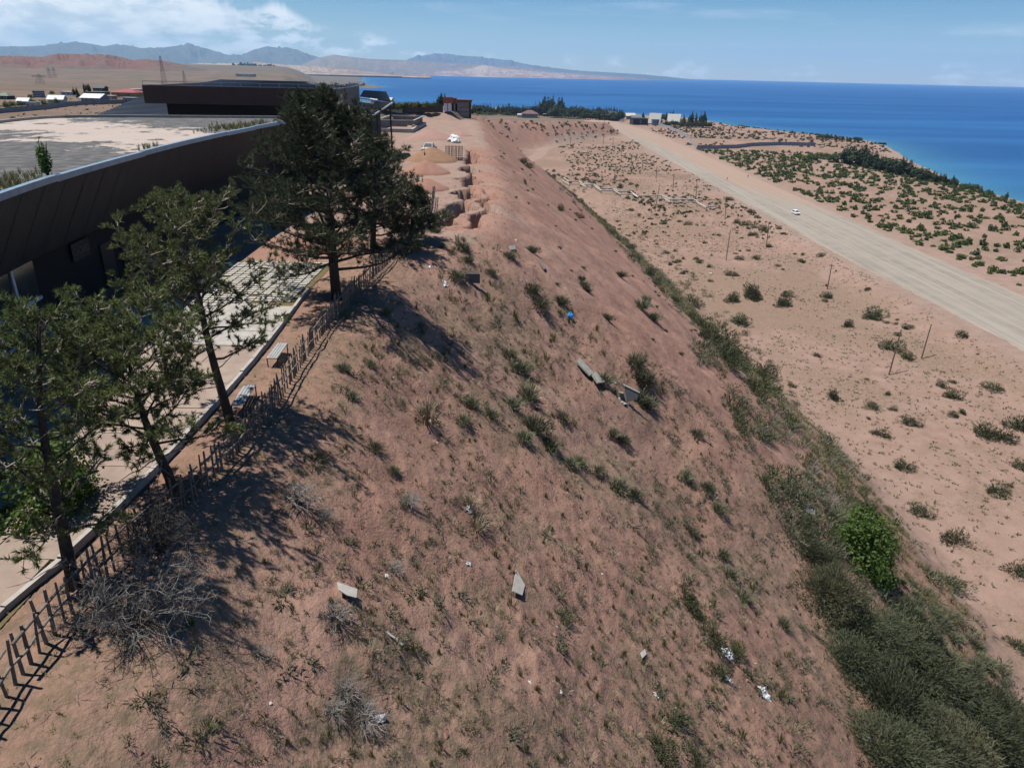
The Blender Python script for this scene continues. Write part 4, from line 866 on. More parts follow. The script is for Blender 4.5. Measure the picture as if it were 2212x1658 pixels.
# white sacks
SACK = mat('white_sack', (.62, .63, .62), (.5, .51, .5), .7, 3, 4, .4, 6)
def blob(name, R, seed, m, loc, label, cat, group=None, rz=0., tilt=0.):
    n, rg = 14, 9; V = []
    for k in range(rg+1):
        ph = math.pi*k/rg
        for q in range(n):
            a = 2*math.pi*q/n; u = np.array([math.sin(ph)*math.cos(a), math.sin(ph)*math.sin(a), math.cos(ph)]); s = 1+1.1*(float(fbm(np.array([u[0]*1.6+seed*3.1]), np.array([u[1]*1.6+u[2]*1.9]), 4, seed)[0])-.5); V.append(u*s*R)
    V = np.array(V); i = np.arange(rg)[:, None]*n; j = np.arange(n)[None]; k = (j+1) % n; Q = np.stack([i+j, i+n+j, i+n+k, i+k], -1).reshape(-1, 4)
    o = link(name, raw_mesh(name, V, Q, None, False), m, None, loc); o.rotation_euler = (tilt, 0, rz); return tag(o, label, cat, group)
for k, (px, py) in enumerate(((976, 306), (982, 308), (988, 309), (980, 304), (985, 306))):
    q = hit(px, py); blob('white_sack', (.8, .55, .5), 40+k, SACK, (q[0], q[1], q[2]+.25+.35*(k > 2)), 'bulging white sack in the small pile on the yard', 'sack', 'white sacks piled on the yard', k*.7)
# rebar cages
q = hit(981, 347); rc = empty('rebar_cage', q, .25); tag(rc, 'row of rusty tied rebar cages standing beside the crack', 'rebar cage'); RUST = mat('rusty_steel', (.085, .045, .030), (.05, .028, .02), .9, 12)
for i in range(5):
    mb = MB(); x = (i-2)*.52
    for a, b in ((-.16, -.16), (.16, -.16), (.16, .16), (-.16, .16)): mb.tube([(x+a, b, -.1), (x+a*1.1, b, 2.1)], .025, 4)
    for z in np.arange(.15, 2.0, .26): mb.tube([(x-.17, -.17, z), (x+.17, -.17, z), (x+.17, .17, z), (x-.17, .17, z), (x-.17, -.17, z)], .018, 4)
    mb.build('column_cage', RUST, rc)
# block foundation
fo = empty('block_foundation', (-25.5, 172, 0)); tag(fo, 'unfinished rectangle of grey block walls on a concrete plinth', 'foundation'); BLK = mat('grey_blocks', (.22, .205, .185), (.17, .16, .145), .95, 1.2, 5, .3)
def rect(z0, z1, x0, x1, y0, y1, t, m, name):
    for a, b in (((x0, y0), (x1, y0)), ((x1, y0), (x1, y1)), ((x1, y1), (x0, y1)), ((x0, y1), (x0, y0))):
        a = np.array(a, float); b = np.array(b, float); d = (b-a)/np.linalg.norm(b-a); MB().bar((*(a+d*t*.5), (z0+z1)/2), (*(b-d*t*.5+d*(t-.004)), (z0+z1)/2), t, z1-z0).build(name, m, fo)
rect(-.3, .75, -5.2, 3.2, -14, 9, .5, CONC, 'plinth')
BW = .6; 
for k in range(4):      # courses of blocks, the upper ones broken off at one corner
    for (a, b) in (((-4.6, -8.5), (1.8 if k < 3 else 1.2, -8.5)), ((2.6, -8.5 if k < 1 else -5), (2.6, 8.4)), ((2.6, 8.6), (-4.6, 8.6)), ((-4.8, 8.4), (-4.8, -8.5))):
        a = np.array(a, float); b = np.array(b, float); L_ = np.linalg.norm(b-a); d = (b-a)/L_; n_ = int(L_/BW)
        for q in range(n_):
            c = a+d*(q+.5+.5*(k % 2))*L_/(n_+.5); MB().box((*c, .77+.15+k*.31), (L_/n_-.03, .3, .295), math.atan2(d[1], d[0])).build('block', BLK, fo)
q1 = rect(2.03, 2.16, -5, 2.9, -8.7, 8.8, .38, CONC, 'ring_beam')
# ruined gate wall with sprayed writing
ru = empty('ruined_gatehouse', (-15.6, 215, th(-15.6, 215))); tag(ru, 'derelict rendered wall with a rusty overhanging beam and sprayed scrawl', 'ruin')
REND = mat('stained_render', (.31, .28, .265), (.24, .20, .185), .9, .8, 6); RB = mat('rusty_brown_beam', (.17, .085, .05), (.22, .13, .08), .9, 1.5, 5)
MB().box((-.25, 0, 1.9), (3.9, .5, 4.2)).build('wall', REND, ru); MB().box((1.98, .05, 1.95), (.52, .9, 4.3)).build('pillar', mat('dark_pillar', (.09, .055, .045), (.06, .04, .035), .9, 2), ru)
MB().box((.05, 0, 4.35), (4.9, 1.3, .5)).build('beam', RB, ru); MB().box((.05, 0, 4.72), (5.3, 1.6, .18)).build('coping', mat('worn_coping', (.33, .22, .14), (.26, .16, .1), .9, 1.5), ru); MB().box((0, 1.2, 2.2), (4.4, 1.6, 4.2)).build('rear_block', RB, ru)
PAINT = mat('black_spray_paint', (.03, .03, .035), (.04, .035, .04), .8, 3); WPAINT = mat('white_spray_paint', (.5, .5, .52), (.45, .45, .46), .8, 3); g = np.random.default_rng(8)
for row in range(4):
    mb = MB(); x = -2.0
    while x < 1.4:
        wd = g.uniform(.25, .5); pts = [(x+wd*g.uniform(0, 1), -.262, 2.75-row*.62+g.uniform(-.2, .22)) for _ in range(5)]; mb.tube(pts, .035, 4); x += wd+.07
    mb.build('scrawl', PAINT if row % 2 == 0 else WPAINT, ru)
BRK = mat('red_brick_top', (.20, .075, .05), (.26, .10, .07), .9, 2)
for k, (px, py) in enumerate(((963, 240), (972, 240), (980, 241))):
    q = hit(px, py); o = empty('gate_pillar', (q[0], q[1], th(q[0], q[1]))); tag(o, ('%s brick-topped pillar left of the ruined wall' % ('leftmost', 'middle', 'rightmost')[k]), 'pillar', 'pillars beside the ruined wall')
    MB().box((0, 0, 1.0), (.95, 1.0, 2.2)).build('shaft', WHITEP if k != 2 else REND, o); MB().box((.1, 0, 2.75), (1.5, 1.6, 1.5)).build('brick_top', BRK, o); MB().box((.75, .1, 1.0), (.5, .9, 2.1)).build('door', BLACKW, o)
# ------------------------------------------------------------------ vehicles
TYRE = mat('tyre_rubber', (.02, .02, .02), (.03, .03, .03), .9, 6); CHROME = mat('dull_chrome', (.4, .4, .4), (.3, .3, .3), .35, 4, metal=.7)
def car(loc, rz, label, L_, W, H, hood, boot, paint, suv=False):
    o = empty('parked_car' if not suv else 'white_car', loc, rz); tag(o, label, 'car'); z0 = .28; belt = H*.60; xf = L_/2; wx0 = xf-hood; wx1 = -xf+boot
    prof = [(-xf, z0+.15), (-xf+.03, belt*.93), (wx1-.05, belt), (wx0+.1, belt), (xf-.10, belt*.90), (xf, belt*.62), (xf, z0+.05), (xf-.1, z0-.06), (-xf+.12, z0-.06)]
    V = [(x, s*(W/2 if z > z0+.1 else W/2-.05), z) for s in (-1, 1) for x, z in prof]; n = len(prof); Q = [(i, (i+1) % n, n+(i+1) % n, n+i) for i in range(n)]
    T = [(0, i+1, i) for i in range(1, n-1)]+[(n, n+i, n+i+1) for i in range(1, n-1)]; b = MB().add(V, Q, T).build('body', paint, o)
    md = b.modifiers.new('bevel', 'BEVEL'); md.width = .05; md.segments = 2
    rf, rr = wx0-.62*H*.42/.5*.8, wx1+(.18 if suv else .55); cw = W/2-.04; tw = W/2-.20
    C_ = [(wx0+.12, belt-.02), (rf, H), (rr, H), (wx1-.05, belt-.02)]
    V = [(C_[0][0], s*cw, C_[0][1]) for s in (-1, 1)]+[(C_[1][0], s*tw, C_[1][1]) for s in (-1, 1)]+[(C_[2][0], s*tw, C_[2][1]) for s in (-1, 1)]+[(C_[3][0], s*cw, C_[3][1]) for s in (-1, 1)]
    c = MB().add(V, [(0, 1, 3, 2), (2, 3, 5, 4), (4, 5, 7, 6), (0, 2, 4, 6), (1, 7, 5, 3)]).build('cabin', paint, o); md = c.modifiers.new('bevel', 'BEVEL'); md.width = .04; md.segments = 2
    V = np.array(V); 
    def glass(name, ids, inset=.12, out=.012):
        P = V[list(ids)]; ctr = P.mean(0); nrm = np.cross(P[1]-P[0], P[2]-P[0]); nrm /= np.linalg.norm(nrm); nrm *= np.sign(nrm@(ctr-V.mean(0))); MB().quad(*(ctr+(P-ctr)*(1-inset)+nrm*out)).build(name, GLASS, o)
    glass('windscreen', (0, 1, 3, 2)); glass('rear_window', (4, 5, 7, 6)); glass('side_window', (0, 2, 4, 6), .2); glass('side_window', (1, 3, 5, 7), .2)
    for sx in (xf-.78, -xf+.80):
        for s in (-1, 1):
            w = empty('wheel', (sx, s*(W/2-.10), .31)); w.parent = o; MB().tube([(0, -.1, 0), (0, .1, 0)], .31, 14).build('tyre', TYRE, w); MB().tube([(0, -.108, 0), (0, .108, 0)], .18, 12).build('rim', CHROME, w)
    for s in (-1, 1):
        MB().tube([(xf-.02, s*(W/2-.26), belt*.72), (xf+.02, s*(W/2-.26), belt*.72)], .09, 10).build('headlight', WHITE, o); MB().box((-xf-.005, s*(W/2-.2), belt*.72), (.03, .26, .12)).build('tail_light', mat('tail_red', (.25, .02, .02), None, .3), o)
        MB().box((wx0-.05, s*(W/2+.09), belt+.06), (.08, .16, .11)).build('mirror', IRON, o)
    MB().box((xf+.01, 0, belt*.70), (.03, W-.75, .14)).build('grille', IRON, o); MB().box((xf+.05, 0, z0+.10), (.12, W+.02, .10)).build('bumper', CHROME, o); MB().box((-xf-.05, 0, z0+.14), (.12, W+.02, .10)).build('bumper', CHROME, o)
    return o
q = hit(927, 329); car((q[0], q[1], th(q[0], q[1])), -math.pi/2-.12, 'pale old boxy sedan parked on the building yard behind the sand heap', 4.2, 1.66, 1.42, 1.25, 1.0, mat('faded_cream_paint', (.42, .42, .39), (.36, .36, .33), .45, 2))
q = hit(1718, 465); car((q[0], q[1], q[2]+.42), -math.pi/2+.06, 'white estate car driving along the wide gravel road', 4.7, 1.85, 1.62, 1.1, .25, mat('clean_white_paint', (.72, .72, .72), (.68, .68, .68), .3, 2, spec=.5), True)
# ------------------------------------------------------------------ people on the road
def person(px, py, label, top, legs, rz, step):
    q = hit(px, py); me = bpy.data.meshes.new('person'); s = step
    J = {'pel': (0, 0, .95), 'chest': (0, .02, 1.30), 'neck': (0, .02, 1.48), 'head': (0, .04, 1.62), 'top': (0, .03, 1.74), 'shl': (-.19, .01, 1.40), 'ell': (-.25, -.06*s, 1.12), 'hal': (-.24, .08*s, .88), 'shr': (.19, .01, 1.40), 'elr': (.25, .08*s, 1.12), 'har': (.24, .16*s, .90),
         'hil': (-.09, 0, .90), 'knl': (-.10, .16*s, .50), 'anl': (-.10, .10*s, .08), 'tol': (-.10, .26*s, .03), 'hir': (.09, 0, .90), 'knr': (.10, -.05*s, .50), 'anr': (.10, -.28*s, .10), 'tor': (.10, -.14*s, .03)}
    R = dict(pel=.14, chest=.15, neck=.06, head=.10, top=.07, shl=.075, ell=.05, hal=.045, shr=.075, elr=.05, har=.045, hil=.10, knl=.065, anl=.045, tol=.035, hir=.10, knr=.065, anr=.045, tor=.035)
    K = list(J); E_ = [('pel', 'chest'), ('chest', 'neck'), ('neck', 'head'), ('head', 'top'), ('chest', 'shl'), ('shl', 'ell'), ('ell', 'hal'), ('chest', 'shr'), ('shr', 'elr'), ('elr', 'har'), ('pel', 'hil'), ('hil', 'knl'), ('knl', 'anl'), ('anl', 'tol'), ('pel', 'hir'), ('hir', 'knr'), ('knr', 'anr'), ('anr', 'tor')]
    me.from_pydata([J[k] for k in K], [(K.index(a), K.index(b)) for a, b in E_], []); o = bpy.data.objects.new('person', me); C.objects.link(o); o.location = (q[0], q[1], q[2]+.42); o.rotation_euler = (0, 0, rz)
    sk = o.modifiers.new('skin', 'SKIN'); 
    for i, k in enumerate(K): me.skin_vertices[0].data[i].radius = (R[k], R[k]); me.skin_vertices[0].data[i].use_root = (k == 'pel')
    o.modifiers.new('sub', 'SUBSURF').levels = 1; o.modifiers['sub'].render_levels = 1
    m = bpy.data.materials.new('clothing'); m.use_nodes = True; N = m.node_tree.nodes; L = m.node_tree.links; tc = N.new('ShaderNodeTexCoord'); sx = N.new('ShaderNodeSeparateXYZ'); L.new(tc.outputs['Object'], sx.inputs[0]); rp = N.new('ShaderNodeValToRGB'); rp.color_ramp.interpolation = 'CONSTANT'
    dv = N.new('ShaderNodeMath'); dv.operation = 'DIVIDE'; dv.inputs[1].default_value = 1.8; L.new(sx.outputs[2], dv.inputs[0]); L.new(dv.outputs[0], rp.inputs[0]); el = rp.color_ramp.elements; el[0].color = (.03, .025, .02, 1); el[1].position = .05; el[1].color = (*legs, 1)
    for pos, c in ((.52, top), (.82, (.35, .2, .14)), (.93, (.03, .022, .018))): e = el.new(pos); e.color = (*c, 1)
    L.new(rp.outputs[0], N['Principled BSDF'].inputs['Base Color']); me.materials.append(m); return tag(o, label, 'person', 'people walking on the road')
person(1570, 391, 'person in pale blue walking along the near side of the road', (.25, .32, .40), (.10, .13, .2), 2.9, 1); person(1615, 386, 'person in dark clothes walking in the middle of the road', (.03, .03, .035), (.04, .04, .05), 3.0, -1)
# ------------------------------------------------------------------ poles
def pole(bx, by, tx, ty, i, cross=False, tall=''):
    q = hit(bx, by); q[2] = th(q[0], q[1]); dep = (q-np.array([0, 0, CAMZ]))@FW; t = np.array([0, 0, CAMZ])+ray(tx, ty)*dep; r = .13 if dep < 300 else .15
    o = empty('utility_pole', q); MB().tube([(0, 0, -.4), (t-q)*.5, t-q], [r*1.15, r, r*.8], 7).build('pole', POLEW, o)
    if cross: MB().bar((t-q)*.93+(-.7, 0, 0), (t-q)*.93+(.7, 0, 0), .1).build('cross_arm', POLEW, o)
    lab = tall or 'bare timber pole standing on the scrub flat left of the road'
    tag(o, lab, 'pole', 'timber poles on the flat'); return o
PL = [(1990, 775, 2012, 700, 'dark timber pole nearest the camera, upright, right of the leaning pole'), (1920, 810, 1947, 712, 'long grey pole leaning right, nearest of the poles on the flat'), (1787, 625, 1797, 570, 'short dark pole standing alone on the flat, third nearest'), (1655, 535, 1661, 483, ''), (1568, 563, 1578, 497, ''), (1566, 475, 1569, 432, ''), (1503, 430, 1506, 391, ''), (1414, 458.6, 1425.8, 396, 'tall pole standing just below the zigzag pipeline'), (1453.5, 407.4, 1456.4, 375.6, ''), (1417, 385.4, 1419.3, 358, ''),
      (1326.5, 399, 1329, 363, ''), (1387.6, 366, 1389.5, 335, ''), (1364, 350.6, 1365.5, 331, ''), (1341.7, 336, 1343, 313.5, ''), (1323, 325, 1325, 297, ''), (1268.4, 354.5, 1269.4, 326, ''), (1303, 311, 1304, 291, ''), (1232, 316, 1233, 296, '')]
for i, (a, b, c, d, l) in enumerate(PL): pole(a, b, c, d, i, i % 3 == 2, l)
for i, (a, b, c, d) in enumerate(((1271.4, 257.5, 1267.8, 241), (1293, 258, 1297, 241), (1462, 276, 1469.6, 257), (1470, 277, 1469.8, 257), (1184, 251, 1184.5, 236), (1201, 254, 1201, 236), (1240, 254, 1240, 238), (1282, 257, 1282, 239), (1306, 268, 1306.5, 254), (1333, 262, 1333.5, 243))): pole(a, b, c, d, i, False, 'far timber pole among the trees and houses beyond the road end')
# ------------------------------------------------------------------ zigzag pipeline
PIPE = mat('white_lagged_pipe', (.46, .44, .40), (.36, .34, .31), .7, 1.5, 4)
def rg1(l): return [(1166.4+.1953*x, 362.9+.1953*y) for x, y in l]
def pipeline(runs, label):
    zs = -36.9; o = None
    for run in runs:
        P = np.array([at(x, y, zs) for x, y in rg1(run)])
        if o is None: o = empty('pipeline', P[0]); O = P[0].copy(); tag(o, label, 'pipe', 'pipes on low trestles')
        MB().tube(np.repeat(P, 1, 0)-O, .26, 8).build('pipe_run', PIPE, o, smooth=False)
        for k in range(len(P)):
            z = th(P[k][0], P[k][1]); MB().box(P[k]-O+(0, 0, (z-zs)/2-.25), (.25, .25, max(.3, zs-z))).build('trestle', CONC, o)
pipeline([[(200, 110), (265, 110), (320, 148), (435, 148), (495, 188), (600, 188), (665, 225), (805, 225), (870, 260), (1005, 260), (1085, 320)], [(1095, 305), (1350, 305), (1440, 345), (1700, 345), (1745, 367)]], 'upper of two white zigzag pipes running across the flat')
pipeline([[(255, 140), (325, 178), (450, 178), (510, 210), (615, 210), (680, 250), (820, 250), (890, 290), (1030, 290), (1085, 323)], [(1280, 340), (1380, 340), (1440, 375), (1730, 375), (1840, 435), (1950, 418)]], 'lower of two white zigzag pipes running across the flat')
# ------------------------------------------------------------------ rubbish on the slope
def slope_R(p, rz, e=.4):
     n = np.array([-(th(p[0]+e, p[1])-th(p[0]-e, p[1]))/(2*e), -(th(p[0], p[1]+e)-th(p[0], p[1]-e))/(2*e), 1.]); n /= np.linalg.norm(n); x = np.array([math.cos(rz), math.sin(rz), 0]); x -= n*(x@n); x /= np.linalg.norm(x); return np.stack([x, np.cross(n, x), n], 1)
def lying(name, corners, th_, m, label, cat, lift=.05, group=None):
    """a flat broken board or slab lying on the slope, outline as in the photo"""
    cp = np.mean(corners, 0); c = hit(*cp); n = slope_R(c, 0., 1.3)[:, 2]; P = []
    for x, y in corners:
        d = ray(x, y); P.append(np.array([0, 0, CAMZ])+d*(((c-np.array([0, 0, CAMZ]))@n)/(d@n)))
    P = np.array(P); k = len(P); V = np.concatenate([P-c+n*lift, P-c+n*(lift+th_)])
    Q = [(i, (i+1) % k, k+(i+1) % k, k+i) for i in range(k)]; T = [(0, i+1, i) for i in range(1, k-1)]+[(k, k+i, k+i+1) for i in range(1, k-1)]
    return tag(MB().add(V, Q, T).build(name, m, None, c), label, cat, group)
SLAB = mat('lichened_slab', (.27, .255, .23), (.20, .195, .165), .9, 4, 6, .3)
lying('concrete_panel', [(1248, 777), (1242.4, 787), (1270.5, 816), (1277.6, 809)], .12, SLAB, 'upper of two grey concrete panels lying end to end on the slope', 'panel', .15)
lying('concrete_panel', [(1279, 810.5), (1272, 818), (1284, 836), (1301, 834)], .12, SLAB, 'lower grey concrete panel with broken end lying on the slope', 'panel', .35)
def upright(parent, O, corners, base, th_, m, name, back=0.):
    """a slab standing on the slope, as tall and wide as it shows, at the distance of its foot"""
    dep = (hit(*base)-np.array([0, 0, CAMZ]))@FW+back; P = np.array([np.array([0, 0, CAMZ])+ray(x, y)*dep for x, y in corners]); k = len(P); n = np.array([0, .97, .24])*th_; V = np.concatenate([P, P+n])-O
    Q = [(i, (i+1) % k, k+(i+1) % k, k+i) for i in range(k)]; T = [(0, i+1, i) for i in range(1, k-1)]+[(k, k+i, k+i+1) for i in range(1, k-1)]; return MB().add(V, Q, T).build(name, m, parent)
O = hit(1352, 872); bt_ = empty('broken_trough', O); tag(bt_, 'broken pale concrete trough tipped up on the slope, dark inside', 'trough')
MB().box((-.28, .10, .50), (.34, .10, 1.35), R=rotz(-.5)@np.array([[1, 0, 0], [0, .82, -.57], [0, .57, .82]])).build('side_slab', SLAB, bt_)
upright(bt_, O, [(1349, 833), (1381, 849), (1376, 862), (1354, 869)], (1352, 872), .08, mat('painted_shade_slab', (.07, .075, .085), (.05, .052, .06), .8, 3), 'back_slab', .05)  # shade inside the trough is painted in as a darker concrete
upright(bt_, O, [(1346, 830), (1382, 847.5), (1381.5, 849.5), (1346, 832)], (1352, 872), .12, SLAB, 'lip', .0)
for k in range(4): MB().box((-.75+.16*k, -.2-.1*k, .30-.07*k+.2), (.5, .28, .07), R=rotz(.5+.5*k)).build('fragment', WHITE if k == 0 else SLAB, bt_)
p = hit(1020, 613); bo = empty('dumped_board', p, .05); tag(bo, 'upright blue-grey framed board dumped beside a dark bush on the slope', 'board')
MB().box((0, 0, .42), (1.05, .05, .84), R=np.array([[1, 0, 0], [0, .94, -.34], [0, .34, .94]])).build('panel', mat('blue_grey_board', (.095, .125, .165), (.075, .10, .135), .5, 3), bo); MB().box((0, .13, .85), (1.12, .09, .05)).build('frame', GREYWOOD, bo); MB().box((.54, 0, .42), (.05, .1, .86), R=np.array([[1, 0, 0], [0, .94, -.34], [0, .34, .94]])).build('frame', GREYWOOD, bo)
PALE = mat('pale_board', (.40, .37, .33), (.33, .30, .26), .8, 4)
lying('white_board', [(723, 1266), (766, 1280.8), (764, 1300), (745, 1295), (726, 1283)], .03, PALE, 'curled white board lying above the grey dead tussock', 'board', .16)
lying('pale_board', [(1112, 1232), (1131, 1266), (1125, 1288), (1103.6, 1279)], .03, PALE, 'kite-shaped pale board lying on the open slope', 'board', .06)
lying('plank', [(830, 1367), (834, 1365), (870, 1392), (866, 1396)], .03, PALE, 'narrow pale plank lying across the lower slope', 'plank', .04)
lying('plank', [(1161, 566), (1165, 565), (1178, 582), (1174, 584)], .06, GREYWOOD, 'short weathered plank on the bare red slope', 'plank', .08)
lying('stone_slab', [(1098, 533), (1110, 532), (1112, 541), (1100, 543)], .06, SLAB, 'small pale green-grey slab at the top of the slope', 'slab', .1)
lying('pale_board', [(1730, 1098), (1754, 1106), (1752, 1117), (1732, 1108)], .05, PALE, 'tilted pale board among the sage at the foot of the slope', 'board', .3)
lying('pale_scrap', [(1380, 1412), (1388, 1405), (1392, 1416), (1384, 1424)], .06, PALE, 'folded pale scrap standing on the lower slope', 'scrap', .1)
BAGB = mat('blue_plastic', (.02, .22, .62), (.03, .30, .72), .4, 6); BAGW = mat('white_plastic_bag', (.60, .60, .60), (.5, .5, .51), .5, 8)
p = hit(1232, 686); blob('blue_bag', (.22, .26, .34), 71, BAGB, (p[0], p[1], p[2]+.15), 'crumpled bright blue plastic bag caught in a bush on the slope', 'bag')
def crumple(name, s, seed, m, loc, label, cat, group=None):
    g = np.random.default_rng(seed); n = 6; X, Y = np.meshgrid(np.linspace(-1, 1, n), np.linspace(-1, 1, n)); X = X+g.normal(0, .12, X.shape); Y = Y+g.normal(0, .12, Y.shape); Z = np.abs(g.normal(0, .35, X.shape))*(1.2-np.hypot(X, Y)*.6)+.05
    V = np.stack([X*s*g.uniform(.7, 1.1), Y*s*g.uniform(.5, .9), Z*s], -1).reshape(-1, 3); R = slope_R(loc, g.uniform(0, 6.28)); V = V@R.T; i = (np.arange(n-1)[:, None]*n+np.arange(n-1)[None]).ravel(); Q = np.stack([i, i+1, i+n+1, i+n], 1)
    o = link(name, raw_mesh(name, V, Q), m, None, loc); so_ = o.modifiers.new('thickness', 'SOLIDIFY'); so_.thickness = .01; return tag(o, label, cat, group)
for k, (px, py, s, lab) in enumerate(((960, 612, .30, 'white plastic bag left of the blue-grey board'), (930, 577, .15, 'round white lump in the tree shadow on the slope'), (1014, 1100, .17, 'white bag inside the dry grass tussock'), (835, 1244, .08, 'tiny white scrap by the grey twigs on the slope'), (1012, 1217, .09, 'white paper scrap on the open slope'), (818, 1552, .16, 'white bag on a grey bush at the bottom of the picture'),
                                     (1144, 1473, .07, 'white scrap beside a tuft at the bottom centre'), (1212, 1495, .09, 'small pale bottle on the bare soil at the bottom centre'), (1571, 1412, .32, 'torn white plastic caught in the green bushes at lower right'), (1574, 1469, .22, 'white plastic below the torn bag at lower right'), (1650, 1498, .32, 'white plastic sheet on bare soil near the tamarisk'), (1872, 1590, .3, 'white plastic under the tamarisk at the bottom right'),
                                     (1115, 520, .22, 'pale rag among the twigs at the top of the bare slope'), (1535, 590, .4, 'white litter at the foot of the bare slope'), (1417, 1501, .12, 'pale stone beside the bush at lower right'), (1328, 827, .16, 'white rag above the broken trough'))):
    p = hit(px, py); crumple('litter', s*1.15, 80+k, BAGW, p, lab, 'litter', 'litter on the slope')
#PART6
# ------------------------------------------------------------------ scrub
def mesh_of(V, Q, T, m, name): me = raw_mesh(name, V, Q if len(Q) else None, T if len(T) else None); me.materials.append(m); return me
def sage(seed, n=230, w=.035, h=.62):
    V1, Q1, T1 = blades(n, 1.0, h*1.2, w, seed, .95, 2, .35, .35); V2, Q2, T2 = fuzz(420, (.9, .9, .62), .2, .022, seed+5, 9); k = len(V1)
    return np.concatenate([V1, V2]), Q1, np.concatenate([T1, T2+k])
SG = None
TF = [blades(60, .7, 1.25, .045, s, .6, 2, .15, .4) for s in (11, 12, 13)]; TUFT_M = [mesh_of(*t, TUFT, 'green_tuft') for t in TF]
DG = [blades(120, 1., 1.1, .03, s, 1.1, 2, .5, .25) for s in (21, 22, 23)]; DRY_M = [mesh_of(*t, DRY, 'dry_tussock') for t in DG]
def deadtw(seed):
    g = np.random.default_rng(seed); mb = MB()
    for i in range(60):
        a = g.uniform(0, 6.28); k = g.uniform(.3, 1); e = np.array([math.cos(a)*k, math.sin(a)*k, .7*(1.1-k)+.1]); m1 = e*.5+g.normal(0, .08, 3)+(0, 0, .12); mb.tube([(0, 0, 0), m1, e], [.02, .014, .006], 3, False)
        for _ in range(4): mb.tube([m1+(e-m1)*g.uniform(0, 1), e+g.normal(0, .2, 3)], [.009, .004], 3, False)
    return mb
GREY_M = []
for s in (31, 32, 33): me = deadtw(s).mesh('grey_twig_bush'); me.materials.append(GREYDRY); GREY_M.append(me)
def shrub(seed, n, size, R=(1, 1, .95), lumps=9): V, Q = leafball(n, R, seed, size, lumps=lumps, hole=.45); V1, Q1, T1 = blades(40, .8, .9, .03, seed, .8); return np.concatenate([V, V1]), np.concatenate([Q, Q1+len(V)]), T1+len(V)
SB = [shrub(s, 170, .17, (1, 1, .8), 6) for s in (51, 52, 53, 54)]; SEAB_M = [mesh_of(*t, SEAB, 'sea_buckthorn') for t in SB]
def fuzz(n, R, ln, w, seed, lumps=10, up=.6):
    """fine twigs standing out all over a lumpy crown"""
    V, Q = leafball(n, R, seed, .001, lumps=lumps, hole=.55); P = V.reshape(-1, 4, 3).mean(1); g = np.random.default_rng(seed+9); d = P/np.array(R)-(0, 0, .25); d /= np.linalg.norm(d, axis=1)[:, None]+1e-6
    d = d+g.normal(0, .45, d.shape)+(0, 0, up); d /= np.linalg.norm(d, axis=1)[:, None]; s = np.cross(d, g.normal(0, 1, d.shape)); s /= np.linalg.norm(s, axis=1)[:, None]; l = (ln*g.uniform(.6, 1.3, len(P)))[:, None]
    V = np.stack([P-s*w-d*l*.4, P+s*w-d*l*.4, P+d*l*.6], 1).reshape(-1, 3); return V, np.zeros((0, 4), int), np.arange(len(V)).reshape(-1, 3)
def tam(seed): return fuzz(9000, (1, 1, .9), .105, .010, seed, 24, .35)
SG = [sage(s, 160) for s in range(4)]; SAGE_M = [mesh_of(*t, SAGE, 'sagebrush') for t in SG]
OL = [fuzz(900, (1, 1, .95), .2, .022, s, 9) for s in (41, 42, 43, 44)]; OLIVE_M = [mesh_of(*t, OLIVE, 'olive_shrub') for t in OL]
TAM_M = [mesh_of(*tam(s), TAMAR, 'tamarisk') for s in (61, 62, 63)]
def at_pix(l): return hits([(a[0], a[1]) for a in l])
def px_size(P, w): return [float(np.linalg.norm(p-np.array([0, 0, CAMZ])))*k/F*.68 for p, k in zip(P, w)]
def place(name, meshes, l, label, cat, group, seed, k=1.):
    P = at_pix(l); return inst(name, meshes, P, px_size(P, [a[2]*k for a in l]), label, cat, group, seed)
SPEC = [(1120, 800, 62), (1100, 770, 46), (1140, 860, 70), (1105, 880, 55), (1150, 930, 78), (1185, 965, 66), (1130, 950, 50), (1210, 905, 45), (1300, 825, 52), (1375, 790, 62), (1395, 830, 60), (1380, 815, 50), (1320, 940, 42), (1345, 955, 40), (1250, 1000, 45), (1290, 1020, 42), (1335, 1055, 62), (1370, 1070, 44), (1150, 630, 46), (1165, 660, 50), (1210, 655, 42), (1262, 622, 34), (1255, 605, 26),
        (1310, 690, 30), (1340, 597, 30), (1385, 665, 44), (1410, 690, 40), (1395, 650, 34), (1490, 1150, 42), (1575, 1245, 52), (1600, 1290, 46), (1560, 1200, 40), (1690, 1350, 36), (1550, 1105, 46), (1480, 1030, 40), (1505, 940, 40), (1530, 1060, 40), (1400, 880, 50), (1380, 865, 56), (1015, 880, 50), (1000, 910, 44), (1060, 900, 40), (740, 800, 40), (800, 790, 34), (760, 860, 38), (810, 970, 40), (850, 1020, 36), (690, 990, 40), (1230, 1005, 40), (985, 600, 46), (1100, 555, 36), (1148, 545, 40), (1000, 540, 40), (960, 470, 44), (940, 500, 40), (1010, 565, 30), (1060, 590, 30)]
place('sagebrush', SAGE_M, SPEC, 'grey-green sagebrush rooted on the steep slope', 'bush', 'sagebrush on the slope', 1)
place('dark_shrub', OLIVE_M, [(1480, 1300, 56), (1500, 1330, 44), (1540, 1385, 62), (1590, 1412, 52), (1550, 1455, 46), (1215, 1335, 44), (1450, 1560, 66), (1420, 1625, 80), (1500, 1640, 50)], 'green broom-like shrub growing on the lower right of the slope', 'shrub', 'green shrubs on the lower slope', 2)
place('dry_tussock', DRY_M, [(925, 915, 72), (1030, 1145, 58), (1015, 1095, 44), (1030, 1120, 44)], 'thick dry grass tussock on the slope', 'tussock', 'dry tussocks on the slope', 3)
